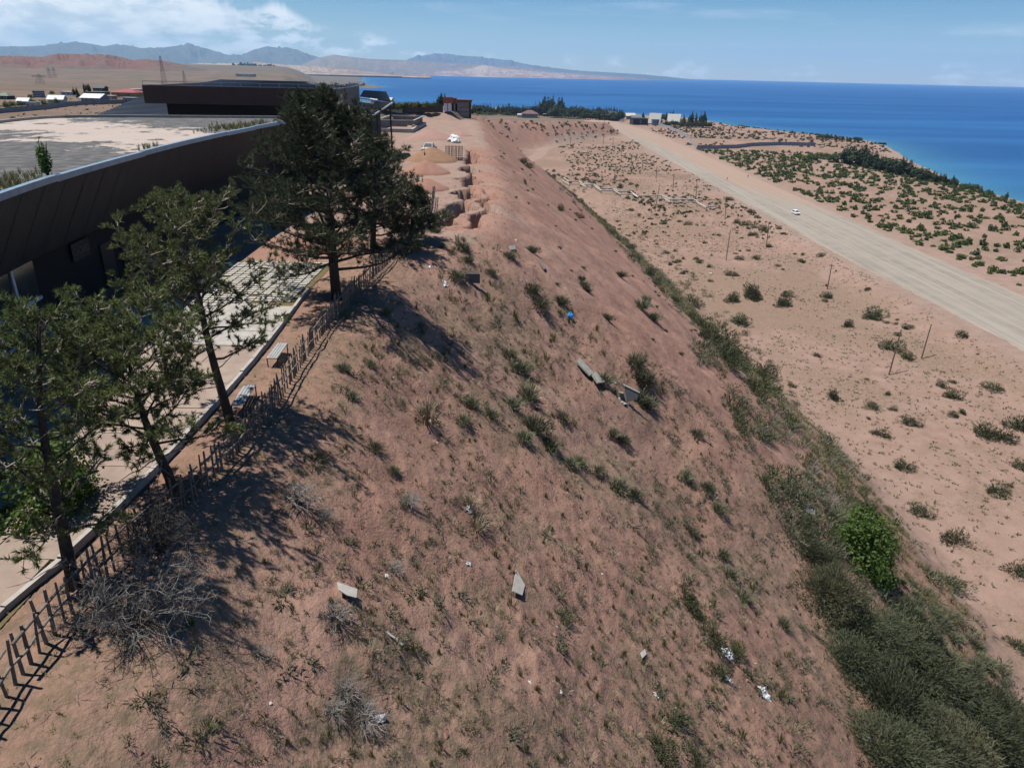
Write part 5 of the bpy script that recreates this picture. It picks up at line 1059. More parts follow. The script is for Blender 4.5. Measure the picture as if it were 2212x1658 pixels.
place('dead_tussock', GREY_M, [(640, 1085, 84), (725, 1340, 66), (850, 1230, 40), (745, 1500, 60), (790, 1560, 70), (720, 1540, 50), (560, 1415, 40), (700, 1120, 44), (880, 1090, 50)], 'grey dead twiggy bush flattened on the slope', 'bush', 'dead grey bushes on the slope', 4)
P = at_pix([(1780, 1300, 1), (1850, 1380, 1), (1930, 1400, 1), (1830, 1440, 1), (1990, 1480, 1), (2050, 1540, 1), (1930, 1560, 1), (2100, 1620, 1), (1980, 1640, 1), (2140, 1560, 1), (1900, 1640, 1), (1760, 1220, 1), (1960, 1350, 1), (2180, 1640, 1), (2060, 1650, 1)])
inst('tamarisk', TAM_M, P, [3.0, 3.6, 3.8, 3.0, 3.9, 3.8, 3.6, 3.8, 3.6, 3.4, 3.4, 2.3, 2.9, 3.6, 3.6], 'feathery dark green tamarisk in the thicket at the foot of the slope', 'bush', 'tamarisk thicket', 5)
p = hit(1838, 1190); leafy('leafy_tree', p, (4.2, 4.0, 3.6), 5200, .15, LEAF, 'bright green leafy tree standing above the tamarisk thicket', 'tree', 26, 5, 14, .5)
p = hit(1885, 1240); leafy('leafy_tree', p, (3.2, 3.2, 2.8), 3200, .14, LEAF, 'smaller bright green leafy tree right of the taller one in the thicket', 'tree', 27, 5, 10, .3)
place('dark_shrub', OLIVE_M, [(1540, 745, 90), (1515, 710, 60), (1565, 780, 70), (1630, 845, 80), (1600, 700, 46), (1650, 810, 50), (1580, 650, 40), (1625, 640, 44), (1690, 660, 40), (1500, 660, 40), (1210, 455, 24), (1250, 470, 24), (1130, 352, 22), (1140, 362, 20)], 'dark round shrub along the foot of the bare slope', 'shrub', 'dark shrubs at the slope foot', 6)
place('dark_shrub', OLIVE_M, [(1590, 482, 26), (1610, 487, 30), (1630, 492, 22), (1650, 497, 34), (1625, 645, 54), (1700, 640, 32), (1885, 685, 60), (1925, 755, 56), (1960, 775, 44), (2130, 940, 64), (2200, 925, 76), (2165, 950, 54), (2155, 1065, 52), (2060, 1170, 60), (2200, 1235, 56), (1800, 860, 46), (1830, 705, 36), (2050, 1265, 70), (2195, 1400, 56), (1990, 1110, 56), (1950, 1010, 50), (1900, 940, 44), (1880, 880, 40)], 'larger dark shrub standing out on the sandy flat', 'shrub', 'larger shrubs on the flat', 16, .7)
# random scatter, thinned by noise so that it stands in drifts
def scatter(n, xr, yr, seed, keep=None, clump=.5, cs=.15):
    g = np.random.default_rng(seed); x = g.uniform(*xr, n*4); y = g.uniform(*yr, n*4); f = fbm(x*cs, y*cs, 3, seed); ok = f > clump+g.uniform(-.12, .12, n*4)
    x, y = x[ok], y[ok]; z = terr(x, y); ok = np.ones(len(x), bool) if keep is None else keep(x, y, z); x, y, z = x[ok][:n], y[ok][:n], z[ok][:n]; return np.column_stack([x, y, z])
dlip = lambda x, y: poly_sd(x, y, LIP)[0]
near = lambda P: P[np.argsort(np.hypot(P[:, 0], P[:, 1]))]
isl = lambda x, y, z: (dlip(x, y) > .6) & (z > -36)
P = scatter(2600, (-9, 44), (8, 58), 201, isl, .46, .22); g = np.random.default_rng(1); S = (.17+.55*g.random(len(P))**2.2)*(.8+.014*P[:, 0].clip(0, 40)); o = np.argsort(-S)
inst('sagebrush', SAGE_M, P[o[:60]], S[o[:60]], 'grey-green sagebrush rooted on the steep slope', 'bush', 'sagebrush on the slope', 7)
st_ = [fuzz(46, (1, 1, .8), .42, .05, s, 5) for s in (71, 72, 73)]
tag(joined('slope_scrub', st_, P[o[60:]], S[o[60:]], SAGE, 3), 'small grey-green sage seedlings sprinkled over the slope', 'scrub', kind='stuff')
P = scatter(300, (-9, 34), (9, 52), 202, isl, .40, .3); inst('green_tuft', TUFT_M, P, g.uniform(.13, .33, len(P)), 'small upright green tuft on the open slope', 'tuft', 'green tufts on the slope', 8)
P = scatter(4300, (-9, 44), (8, 60), 203, isl, .38, .35); tag(joined('slope_weeds', [fuzz(18, (.7, .7, .8), .62, .06, s, 4) for s in (81, 82, 83)], P, g.uniform(.07, .24, len(P)), mat('small_weeds', (.085, .095, .032), (.16, .115, .06), .9, .9, 4), 5), 'small weeds and shoots scattered over the near slope', 'weeds', kind='stuff')
P = scatter(7000, (-11, 44), (7, 62), 204, lambda x, y, z: (dlip(x, y) > -1.5) & (z > -36), .42, .3); tag(joined('dry_litter', [blades(8, 1, .4, .05, s, 1.1) for s in (84, 85)], P, g.uniform(.08, .30, len(P)), mat('dry_litter_stems', (.20, .16, .115), (.12, .095, .07), .9, 1.2, 4), 6), 'dry stems and plant litter lying over the near slope', 'litter', kind='stuff')
P = scatter(420, (-11.4, -7), (8, 58), 205, None, .40, .5); tag(joined('fence_weeds', [fuzz(16, (.8, .8, .7), .6, .05, s, 4) for s in (86, 87)], P, g.uniform(.08, .22, len(P)), GRASSY, 7), 'thin weeds growing under the fence and benches', 'weeds', kind='stuff')
P = scatter(60, (-10, 30), (58, 150), 206, isl, .52, .2); inst('sagebrush', SAGE_M, P, g.uniform(.25, .6, len(P)), 'lone sagebrush on the bare red upper slope', 'bush', 'bushes on the bare slope', 9)
toe = lambda x, y, z: (dlip(x, y) > 22) & (z > -38.2) & (z < -24)
P = near(scatter(1100, (12, 62), (34, 300), 207, toe, .40, .1)); S = g.uniform(.6, 1.5, len(P)); tag(joined('toe_scrub', st_, P[85:], S[85:], SAGE, 21), 'dense grey-green scrub covering the foot of the slope', 'scrub', kind='stuff'); P = P[:85]; inst('sagebrush', SAGE_M, P, S[:85], 'grey-green bush in the dense scrub along the slope foot', 'bush', 'bushes along the slope foot', 10)
P = near(scatter(190, (5, 60), (40, 420), 208, toe, .48, .08)); inst('dark_shrub', OLIVE_M, P, g.uniform(.7, 1.8, len(P)), 'olive shrub in the dense scrub along the slope foot', 'shrub', 'olive shrubs along the slope foot', 11)
P = scatter(7000, (0, 60), (36, 520), 209, lambda x, y, z: (z > -37.8) & (z < -26.5+5*(vnoise(x*.1, y*.1, 3)-.5)) & (dlip(x, y) > 12), .30, .06); tag(joined('toe_grass', [blades(13, 1, 1.1, .07, s, .9) for s in (88, 89)], P, g.uniform(.35, .85, len(P)), GRASSY, 8), 'yellow-green grass along the foot of the slope', 'grass', kind='stuff')
flat = lambda x, y, z: (z < -36.8) & (np.abs(poly_sd(x, y, TRACK)[0]) > 6)
P = near(scatter(150, (40, 97), (60, 330), 210, flat, .52, .035)); inst('dark_shrub', OLIVE_M, P, g.uniform(.6, 1.5, len(P))*(.8+.7*(g.random(len(P)) > .7)), 'round olive shrub on the sandy flat between the slope and the road', 'shrub', 'shrubs on the flat', 12)
P = scatter(900, (30, 97), (250, 640), 211, flat, .50, .03); olow = [(V, Q, T) for V, Q, T in [(lambda r: (r[0], r[1], np.zeros((0, 3), int)))(leafball(34, (1, 1, .8), s, .3, lumps=5)) for s in (1, 2, 3)]]
tag(joined('far_scrub', olow, P, g.uniform(.5, 1.3, len(P)), OLIVE, 9), 'low olive scrub on the far part of the sandy flat', 'scrub', kind='stuff')
P = scatter(6500, (38, 99), (55, 420), 212, flat, .44, .05); tag(joined('flat_weeds', [blades(6, 1, .55, .19, s, 1.0) for s in (90, 91)], P, g.uniform(.25, .75, len(P)), mat('flat_weeds', (.105, .095, .055), (.15, .12, .08), .9, .1, 4), 10), 'low dry weeds covering patches of the sandy flat', 'weeds', kind='stuff')
sh = lambda x, y, z: (z > LAKE_Z+.6) & ~inside(x, y, np.array(SHORE)) & (poly_sd(x, y, ROADR)[0] > 4)
P = scatter(2300, (134, 262), (120, 640), 213, lambda x, y, z: sh(x, y, z) & (y < 560), .40, .035); P = near(P); S = g.uniform(.9, 2.3, len(P))
inst('sea_buckthorn', SEAB_M, P[:300], S[:300], 'dark green thorny shrub in the field between the road and the shore', 'shrub', 'shrubs between road and shore', 13)
slow = [(lambda r: (r[0], r[1], np.zeros((0, 3), int)))(leafball(36, (1, 1, .8), s, .34, lumps=6)) for s in (4, 5, 6)]
tag(joined('shore_scrub', slow, P[300:], S[300:], SEAB, 11), 'dark green shrub field stretching away along the shore', 'scrub', kind='stuff')
P = scatter(900, (134, 345), (600, 900), 214, sh, .45, .02); tag(joined('cape_scrub', slow, P, g.uniform(.8, 2.0, len(P)), OLIVE, 12), 'low olive scrub on the cape beyond the white fence', 'scrub', kind='stuff')
P = scatter(260, (-30, 96), (480, 720), 215, lambda x, y, z: (z > -37) & (dlip(x, y) > 0), .45, .05); tag(joined('bluff_scrub', olow, P, g.uniform(1.0, 2.2, len(P)), OLIVE, 13), 'dark bushes dotting the far red bluff', 'scrub', kind='stuff')
P = scatter(2200, (-160, -30), (110, 420), 216, lambda x, y, z: dlip(x, y) < -15, .40, .03); tag(joined('steppe_scrub', [blades(7, 1, .7, .2, s, 1.0) for s in (92, 93)], P, g.uniform(.4, 1.0, len(P)), mat('steppe_weeds', (.14, .12, .06), (.10, .09, .05), .9, .05, 4), 14), 'dry low steppe plants on the plain behind the pavilion', 'scrub', kind='stuff')
# scrub placed where the photo shows it thick: the foot of the slope, and the near slope
def in_poly(poly, n, seed):
    g = np.random.default_rng(seed); poly = np.array(poly, float); lo, hi = poly.min(0), poly.max(0); q = g.uniform(lo, hi, (n*5, 2)); q = q[inside(q[:, 0], q[:, 1], poly)]; f = fbm(q[:, 0]*.012, q[:, 1]*.012, 4, seed); q = q[f+g.uniform(-.1, .1, len(q)) > .44][:n]; return hits(q), g
P, g = in_poly([(1190, 400), (1300, 500), (1420, 620), (1470, 700), (1510, 800), (1590, 930), (1660, 1080), (1730, 1220), (1900, 1200), (1830, 1010), (1720, 850), (1630, 740), (1560, 650), (1450, 550), (1330, 450), (1215, 380)], 760, 301)
S = g.uniform(.6, 1.5, len(P)); k1 = len(P)//2
tag(joined('foot_scrub', [fuzz(110, (1, 1, .85), .32, .03, s, 6) for s in (101, 102, 103)], P[:k1], S[:k1], SAGE, 31), 'thick grey-green scrub massed on the lower slope', 'scrub', kind='stuff')
tag(joined('foot_scrub', [fuzz(110, (1, 1, .9), .30, .03, s, 7) for s in (104, 105, 106)], P[k1:k1+170], S[k1:k1+170]*1.15, OLIVE, 32), 'thick olive scrub massed on the lower slope', 'scrub', kind='stuff')
tag(joined('foot_scrub', [blades(40, 1, 1.0, .035, s, 1.0, 2, .4, .4) for s in (107, 108)], P[k1+170:], S[k1+170:]*.8, GREYDRY, 33), 'grey dead stems among the scrub on the lower slope', 'scrub', kind='stuff')
P, g = in_poly([(760, 640), (990, 500), (1150, 560), (1330, 760), (1500, 900), (1650, 1200), (1740, 1500), (1750, 1658), (350, 1658), (480, 1420), (600, 1100), (700, 850)], 1300, 302)
S = g.uniform(8, 26, len(P))*np.linalg.norm(P-np.array([0, 0, CAMZ]), axis=1)/F*.62*(1+.5*(g.random(len(P)) > .85)); k1 = 620
tag(joined('slope_bushes', [fuzz(90, (1, 1, .8), .38, .035, s, 6) for s in (111, 112, 113)], P[:k1], S[:k1], SAGE, 34), 'grey-green cushion plants dotting the near slope', 'scrub', kind='stuff')
tag(joined('slope_bushes', [blades(34, .8, 1.0, .05, s, .75, 2, .2, .45) for s in (114, 115)], P[k1:1000], S[k1:1000]*1.1, TUFT, 35), 'green grass-like tufts dotting the near slope', 'scrub', kind='stuff')
tag(joined('slope_bushes', [blades(34, 1, .9, .04, s, 1.0, 2, .45, .35) for s in (116, 117)], P[1000:], S[1000:]*1.2, DRY, 36), 'dry tussocks dotting the near slope', 'scrub', kind='stuff')
P = scatter(170, (-9, 42), (8, 62), 303, isl, .3, .5); tag(joined('litter_scraps', [(np.array([(-1, -.6, .1), (1, -.5, .2), (.8, .7, .3), (-.7, .6, .15), (.1, .1, .7)]), np.zeros((0, 4), int), np.array([(0, 1, 4), (1, 2, 4), (2, 3, 4), (3, 0, 4)]))], P, g.uniform(.02, .07, len(P)), mat('pale_scraps', (.45, .43, .40), (.34, .30, .26), .7, 2), 37), 'tiny pale scraps and stones strewn over the slope', 'litter', kind='stuff')
# loose clods and stones
def stones(n, seed): 
    out = []
    for s in range(n):
        g = np.random.default_rng(seed+s); V = np.array([(1, 0, 0), (-1, 0, 0), (0, 1, 0), (0, -1, 0), (0, 0, .8), (0, 0, -.6)], float)*g.uniform(.6, 1.2, (6, 3))+g.normal(0, .15, (6, 3)); out.append((V, np.zeros((0, 4), int), np.array([(0, 2, 4), (2, 1, 4), (1, 3, 4), (3, 0, 4), (2, 0, 5), (1, 2, 5), (3, 1, 5), (0, 3, 5)])))
    return out
P = scatter(9000, (-11, 40), (7, 62), 217, lambda x, y, z: dlip(x, y) > -2, .36, .4); tag(joined('soil_clods', stones(4, 5), P, g.uniform(.015, .07, len(P))*(1+1.2*(g.random(len(P)) > .93)), mat('clod_soil', (.30, .165, .115), (.20, .11, .08), .95, .8, 3), 15), 'loose red clods and stones over the slope', 'stones', kind='stuff')
P = scatter(1500, (-8, 0), (58, 130), 218, lambda x, y, z: dlip(x, y) < 2, .3, .4); tag(joined('yard_stones', stones(4, 25), P, g.uniform(.03, .12, len(P)), mat('yard_stone', (.27, .15, .11), (.18, .10, .075), .95, .8, 3), 16), 'broken soil lumps along the crack', 'stones', kind='stuff')
P = scatter(700, (92, 101), (60, 420), 219, None, .42, .1); tag(joined('road_rubble', stones(4, 45), P, g.uniform(.1, .35, len(P)), mat('road_rubble', (.28, .23, .185), (.20, .165, .13), .95, .5, 3), 17), 'pale rubble bank along the near edge of the road', 'stones', kind='stuff')
#PART7
# ------------------------------------------------------------------ houses, sheds and fences far off
WALLS = {k: mat('wall_'+k, c, tuple(v*.85 for v in c), .9, .8, 4) for k, c in dict(white=(.45, .45, .44), cream=(.36, .31, .22), yellow=(.38, .27, .12), grey=(.22, .22, .215), blue=(.17, .21, .28), brown=(.10, .07, .055), dark=(.035, .035, .04), pink=(.36, .22, .17)).items()}
ROOFS = {k: mat('roof_'+k, c, tuple(v*.85 for v in c), .6, .8, 4) for k, c in dict(white=(.52, .55, .57), red=(.26, .06, .06), grey=(.25, .27, .29), dark=(.045, .05, .055), maroon=(.14, .07, .07), slate=(.12, .14, .17), green=(.10, .14, .11), pale=(.46, .44, .40)).items()}
PANE = mat('far_window', (.05, .06, .07), (.07, .08, .09), .2, 1)
def scale_at(p): return float((np.asarray(p)-np.array([0, 0, CAMZ]))@FW)/F
def house(x0, x1, yb, yt, wall, roof, label, kind='gable', rz=0., depth=None, wins=2, name='house', cat='house', roofh=.45):
    """x0..x1 and yb..yt: where its front stands in the photo"""
    p = hit((x0+x1)/2, yb); p[2] = th(p[0], p[1]); s = scale_at(p); W = (x1-x0)*s; H = (yb-yt)*s*1.02; D = depth or W*.8; rh = H*roofh if kind != 'flat' else .25; hw = H-rh
    o = empty(name, (p[0], p[1], p[2]), rz); tag(o, label, cat, 'houses'); c = np.array([0, D/2, 0])
    wl = MB().box((0, D/2, hw/2-.2), (W*.94, D*.94, hw+.4)).build('wall', WALLS[wall], o); e = .03*W
    if kind == 'gable':      # ridge along x, faces us with a slope
        MB().add([(-W/2-e, -.3, hw-.05), (W/2+e, -.3, hw-.05), (W/2+e, D/2, H), (-W/2-e, D/2, H), (W/2+e, D+.3, hw-.05), (-W/2-e, D+.3, hw-.05), (-W/2-e, -.3, hw+.1), (W/2+e, -.3, hw+.1), (W/2+e, D/2, H+.15), (-W/2-e, D/2, H+.15), (W/2+e, D+.3, hw+.1), (-W/2-e, D+.3, hw+.1)], [(6, 7, 8, 9), (9, 8, 10, 11), (0, 3, 2, 1), (3, 5, 4, 2), (0, 1, 7, 6), (4, 5, 11, 10)], [(0, 6, 9), (0, 9, 3), (3, 9, 11), (3, 11, 5), (1, 8, 7), (1, 2, 8), (2, 10, 8), (2, 4, 10)]).build('roof', ROOFS[roof], o)
        MB().add([(-W*.47, .03*D, hw-.06), (-W*.47, .97*D, hw-.06), (-W*.47, D/2, H-.05), (W*.47, .03*D, hw-.06), (W*.47, .97*D, hw-.06), (W*.47, D/2, H-.05)], (), [(0, 2, 1), (3, 4, 5)]).build('gable_wall', WALLS[wall], o)
    elif kind == 'hip':
        MB().add([(-W/2-e, -.3, hw), (W/2+e, -.3, hw), (W/2+e, D+.3, hw), (-W/2-e, D+.3, hw), (-W/2+D*.45, D/2, H), (W/2-D*.45, D/2, H)], [(0, 1, 5, 4), (2, 3, 4, 5), (0, 3, 2, 1)], [(1, 2, 5), (3, 0, 4)]).build('roof', ROOFS[roof], o)
    else: MB().box((0, D/2, hw+.12), (W, D, .25)).build('roof', ROOFS[roof], o)
    for k in range(wins):
        x = W*.8*((k+.5)/wins-.5); w = MB().box((x, .03*D-.03, hw*.52), (min(1.3, W/wins*.5), .06, hw*.42)).build('window', WHITEP, o); MB().box((x, .03*D-.07, hw*.52), (min(1.1, W/wins*.42), .04, hw*.34)).build('pane', PANE, w)
    return o
V_ = [(105, 137, 226, 209, 'white', 'white', 'white-roofed cottage behind the grey fence, second from left', 'gable', .2), (173, 219, 223, 205.5, 'blue', 'white', 'long cottage with pale metal roof and blue walls in the village', 'gable', -.1), (38, 62, 228, 214, 'cream', 'white', 'small white-roofed cottage at the left behind the green trees', 'gable', .15),
      (239, 295, 209, 194, 'yellow', 'red', 'yellow house with a red hip roof', 'hip', 0), (72, 91, 211, 198, 'blue', 'dark', 'blue-grey box house with dark roof in the village', 'flat', .1), (131, 155, 206, 198.5, 'white', 'white', 'pale low house behind the village, between two tree clumps', 'flat', 0), (200, 225, 197, 187, 'dark', 'dark', 'long dark barn behind the poplar clump', 'gable', 0), (181, 223, 211, 200, 'brown', 'dark', 'low brown building behind the long cottage', 'flat', 0),
      (-8, 20, 215, 202, 'dark', 'green', 'dark green-roofed house at the left picture edge', 'hip', 0), (266, 292, 225, 212, 'blue', 'grey', 'pale blue shed beside the tiled hall', 'flat', 0), (277, 301, 199, 193, 'white', 'white', 'flat white building behind the red-roofed house', 'flat', 0), (56, 78, 233, 222, 'white', 'grey', 'small grey-white hut at the left fence', 'flat', 0), (220, 245, 214, 207, 'pink', 'pale', 'low pink outbuilding left of the yellow house', 'flat', 0)]
for v in V_: house(*v)
H2 = [(1127, 1162, 255, 240, 'grey', 'maroon', 'grey house with a maroon hip roof above the far bluff', 'hip', 0, None, 3), (1173, 1193, 252, 247, 'dark', 'grey', 'low open shed right of the maroon-roofed house', 'flat', 0), (1088, 1120, 246, 238, 'brown', 'pale', 'low brown house with pale roof before the tree belt', 'flat', .1), (1296, 1344, 261, 242, 'brown', 'dark', 'two-storey dark timber pavilion at the end of the road', 'hip', 0, None, 5),
      (1366, 1401, 270, 257, 'dark', 'dark', 'black box shed beside the road end', 'flat', .15, None, 1), (1364, 1386, 259, 250.5, 'grey', 'slate', 'small grey-roofed house behind the black shed', 'gable', 0), (1352, 1372, 258, 246, 'cream', 'pale', 'pale-roofed house left of the tent-like cabins', 'gable', 0), (1408, 1424, 271, 259, 'blue', 'grey', 'little pale blue hut in front of the left tent-like cabin', 'flat', 0),
      (800, 845, 222, 212, 'cream', 'pale', 'long pale building at the lake behind the tiled wing', 'gable', 0), (835, 870, 241, 232, 'cream', 'dark', 'brown-roofed open house right of the tiled wing', 'gable', 0), (885, 915, 239, 232, 'brown', 'maroon', 'dark red container standing behind the earth cut', 'flat', 0, 4.), (940, 952, 232, 228, 'white', 'white', 'small white cabin behind the poplar pair', 'flat', 0), (1044, 1068, 247, 243, 'pink', 'pale', 'low pink wall-like shed right of the ruined wall', 'flat', 0), (508, 545, 166, 160, 'white', 'pale', 'long pale building far off below the badlands', 'flat', 0)]
for v in H2: house(*v)
def aframe(x0, x1, yb, yt, label):
    p = hit((x0+x1)/2, yb); p[2] = th(p[0], p[1]); s = scale_at(p); W = (x1-x0)*s; H = (yb-yt)*s; o = empty('tent_cabin', p, -.35); tag(o, label, 'cabin', 'tent-like cabins'); D = W*.7
    MB().add([(-W/2, -D*.45, .8), (W/2, -D*.45, .8), (W/2, D*.1, H), (-W/2, D*.1, H), (-W/2, D*.65, .8), (W/2, D*.65, .8)], [(0, 1, 2, 3), (3, 2, 5, 4)], ()).build('roof', ROOFS['pale'], o)
    MB().add([(-W*.46, -D*.38, .3), (-W*.46, D*.58, .3), (-W*.46, D*.1, H*.96), (W*.46, -D*.38, .3), (W*.46, D*.58, .3), (W*.46, D*.1, H*.96)], (), [(0, 2, 1), (3, 4, 5)]).build('gable_wall', WALLS['brown'], o); MB().box((0, D*.1, .4), (W*.92, D*.95, 1.0)).build('base', WALLS['dark'], o)
aframe(1401, 1427, 268, 246, 'left of two tent-like cabins with big pale roof'); aframe(1441, 1469, 268, 247.6, 'right of two tent-like cabins with big pale roof')
# water tank and a van by the far houses
p = hit(1124, 254); s = scale_at(p); o = empty('water_tank', p); tag(o, 'white horizontal cylinder tank above the far bluff', 'tank'); MB().tube([(-6.5*s, 0, 4.4*s), (6.5*s, 0, 4.4*s)], 3.6*s, 16).build('drum', ROOFS['white'], o); 
for k in (-4, 4): MB().box((k*s, 0, .8*s), (1.2*s, 5*s, 3.4*s)).build('cradle', CONC, o)
p = hit(1343, 263); car((p[0], p[1], p[2]+.1), 2.9, 'white van parked by the pavilion at the road end', 6.0, 2.3, 2.7, 1.0, .15, mat('van_white', (.6, .6, .6), (.55, .55, .55), .5, 2), True)
# metal sheet fences
def sheet_fence(pix, h, m, label, step=3.0, name='sheet_fence'):
    P = hits(pix); o = empty(name, P[0]); tag(o, label, 'fence'); O = P[0].copy(); pts = arc(P[:, :2], step) if False else None; k = 0
    for a, b in zip(P[:-1], P[1:]):
        L_ = np.linalg.norm(b[:2]-a[:2]); n = max(1, int(L_/step)); d = (b[:2]-a[:2])/n
        for i in range(n):
            u = a[:2]+d*i; v = a[:2]+d*(i+.985); zu, zv = th(*u), th(*v); dz = .08*((k*7919) % 5-2)*.5; k += 1; t = np.array([d[1], -d[0]]); t = t/np.linalg.norm(t)*.03
            V = [(*(u+t), zu-.3), (*(v+t), zv-.3), (*(v+t), zv+h+dz), (*(u+t), zu+h+dz), (*(u-t), zu-.3), (*(v-t), zv-.3), (*(v-t), zv+h+dz), (*(u-t), zu+h+dz)]
            MB().add(np.array(V)-O, [(0, 1, 2, 3), (5, 4, 7, 6), (3, 2, 6, 7), (1, 5, 6, 2), (4, 0, 3, 7)]).build('sheet', m, o)
    return o
SHEET = mat('galvanised_sheet', (.40, .42, .44), (.33, .35, .375), .45, .6, 3, metal=.3); SHEETB = mat('blue_grey_sheet', (.20, .23, .29), (.16, .19, .24), .5, .6, 3)
sheet_fence([(1418.5, 270), (1444, 278.5), (1473, 292), (1487, 301.5), (1503.5, 322)], 3.0, SHEET, 'white metal sheet fence descending beside the road from the cabins')
sheet_fence([(1505, 322), (1545, 322), (1591, 320.5), (1624, 316), (1685, 314), (1760, 316)], 2.8, SHEETB, 'blue-grey metal sheet fence running right towards the cape')
sheet_fence([(-10, 246), (60, 240), (109, 235.5), (145, 230), (180, 227), (235, 225), (285, 223.5)], 1.25, mat('grey_fence', (.20, .215, .235), (.16, .17, .185), .7, .6, 3), 'long grey panel fence in front of the village houses', 4.0)
sheet_fence([(870, 241), (905, 240), (958, 241)], 1.6, mat('dark_fence', (.06, .05, .05), (.05, .045, .045), .8, .6), 'dark fence behind the earth cut', 4.0)
# ------------------------------------------------------------------ far trees
def tree_mesh(kind, seed):
    if kind == 'poplar': V, Q = leafball(620, (.17, .17, .5), seed, .035, lumps=15, hole=.3); c = V; c[:, 2] = V[:, 2]*1.0; g = np.random.default_rng(seed); V[:, 2] = .04+.96*(V[:, 2]-V[:, 2].min())/(np.ptp(V[:, 2])); t = V[:, 2]; k = np.clip(1.25*np.minimum(t*5, 1)*(1.05-t**2.2), .12, 1); V[:, 0] *= k; V[:, 1] *= k
    elif kind == 'conifer': V, Q = leafball(560, (.26, .26, .5), seed, .04, lumps=14, hole=.3); V[:, 2] = .05+.95*(V[:, 2]-V[:, 2].min())/np.ptp(V[:, 2]); k = np.clip(1.5*(1.02-V[:, 2]), .05, 1.2); V[:, 0] *= k; V[:, 1] *= k
    else: V, Q = leafball(620, (.46, .46, .62), seed, .055, lumps=11, hole=.35); V[:, 2] += .22
    return V, Q
TM = {k: [tree_mesh(k, s) for s in (1, 2, 3)] for k in ('poplar', 'conifer', 'round')}
TMM = {}
def far_tree(px, yb, yt, kind, label, group, m=None, seed=0, wide=1.):
    p = hit(px, yb); p[2] = th(p[0], p[1]); H = max(2.5, (yb-yt)*scale_at(p)*1.02); o = empty('tree', p, random.Random(seed).uniform(0, 6.28)); o.scale = (H*wide, H*wide, H); tag(o, label, 'tree', group); m = m or FARTREE
    key = (kind, seed % 3, m.name)
    if key not in TMM:
        V, Q = TM[kind][seed % 3]; a = raw_mesh('crown', V, Q); a.materials.append(m); b = MB().tube([(0, 0, -.02), (0, 0, .35), (.01, 0, .7)], [.022, .017, .008], 6).mesh('trunk'); b.materials.append(TRUNKM); TMM[key] = (a, b)
    link('crown', TMM[key][0], None, o); link('trunk', TMM[key][1], None, o); return o
LIGHTG = mat('far_light_green', (.115, .135, .035), (.075, .095, .028), .8, .6, 4, rnd=.2, trans=.2)
r = random.Random(12)
for k, (x, yb, yt, kd, w) in enumerate(((189, 200, 177, 'round', .8), (184, 200, 181, 'poplar', 1.3), (194, 200, 179, 'poplar', 1.3), (161, 206, 187, 'poplar', 1.2), (168, 207, 189, 'poplar', 1.2), (171, 215, 198, 'round', .7))): far_tree(x, yb, yt, kd, ('dark tree of the clump behind the village' if x > 175 else 'slim dark village tree left of the clump') if k != 5 else 'dark bushy tree beside the long cottage', 'village trees', None, k, w)
for k, (x, yb, yt) in enumerate(((25, 234, 213), (45, 233, 218), (98, 231, 214), (69, 215, 201), (73, 230, 220), (122, 228, 217), (112, 206, 199), (232, 208, 199), (14, 236, 226), (130, 222, 213))): far_tree(x, yb, yt, 'round', 'light green bushy tree among the village houses', 'light green village trees', LIGHTG, k, 1.1)
for k, (x, yb, yt) in enumerate(((947, 232, 206), (954, 232, 201), (961, 232, 200))): far_tree(x, yb, yt, 'poplar', ('left', 'middle', 'right')[k]+' poplar of the tall dark trio standing before the lake', 'tall poplars before the lake', None, k, 1.35)
for k in range(22): x = 815+k*6.3+r.uniform(-3, 3); far_tree(x, 236+r.uniform(-1, 3), 236-r.uniform(8, 15), 'round', 'light green bushy tree in the row at the lake behind the yard', 'light green lakeside trees', LIGHTG if k % 3 else FARTREE, k, 1.1)
for k in range(46): x = 1012+k*4.0+r.uniform(-2, 2); kd = r.choice(('conifer', 'round', 'poplar')); far_tree(x, 246+r.uniform(-2, 2)+(x-1012)*.02, 246-r.uniform(13, 24), kd, 'dark tree in the belt between the ruined wall and the big wood', 'tree belt by the lake', None, k, 1.5 if kd == 'poplar' else 1.25)
for k in range(14): x = 1032+k*6+r.uniform(-2, 2); far_tree(x, 250, 240+r.uniform(-1, 2), 'round', 'small light green tree in front of the dark belt', 'small light green trees before the belt', LIGHTG, k, 1.)
for k, (x, yt) in enumerate(((1171, 212), (1176, 208), (1183, 206), (1188, 210), (1194, 207), (1205, 208), (1211, 209), (1214, 212), (1165, 216), (1157, 220))): far_tree(x, 250, yt, 'poplar', 'tall pale poplar rising above the wood', 'tall poplars above the wood', mat('grey_green_poplar', (.065, .08, .045), (.045, .055, .032), .8, .6, 4) if k == 0 else bpy.data.materials['grey_green_poplar'], k, 1.3)
for k in range(60): x = 1195+(k % 30)*5.0+r.uniform(-2, 2); yb = 251+(x-1195)*.055+(0 if k < 30 else 3); far_tree(x, yb, yb-r.uniform(20, 30)*(1-.25*max(0, (x-1290)/60)), r.choice(('conifer', 'round', 'round')), 'dark tree in the dense wood left of the timber pavilion', 'dense wood beyond the bluff', None, k, 1.35)
for k, (x, yb, yt) in enumerate(((1303, 256, 231), (1308, 256, 229), (1314, 257, 228), (1319, 257, 230), (1325, 258, 228), (1331, 259, 231), (1337, 260, 234), (1342, 260, 236))): far_tree(x, yb, yt, 'conifer', 'pointed dark tree directly behind the timber pavilion', 'pointed trees behind the pavilion', None, k, .9)
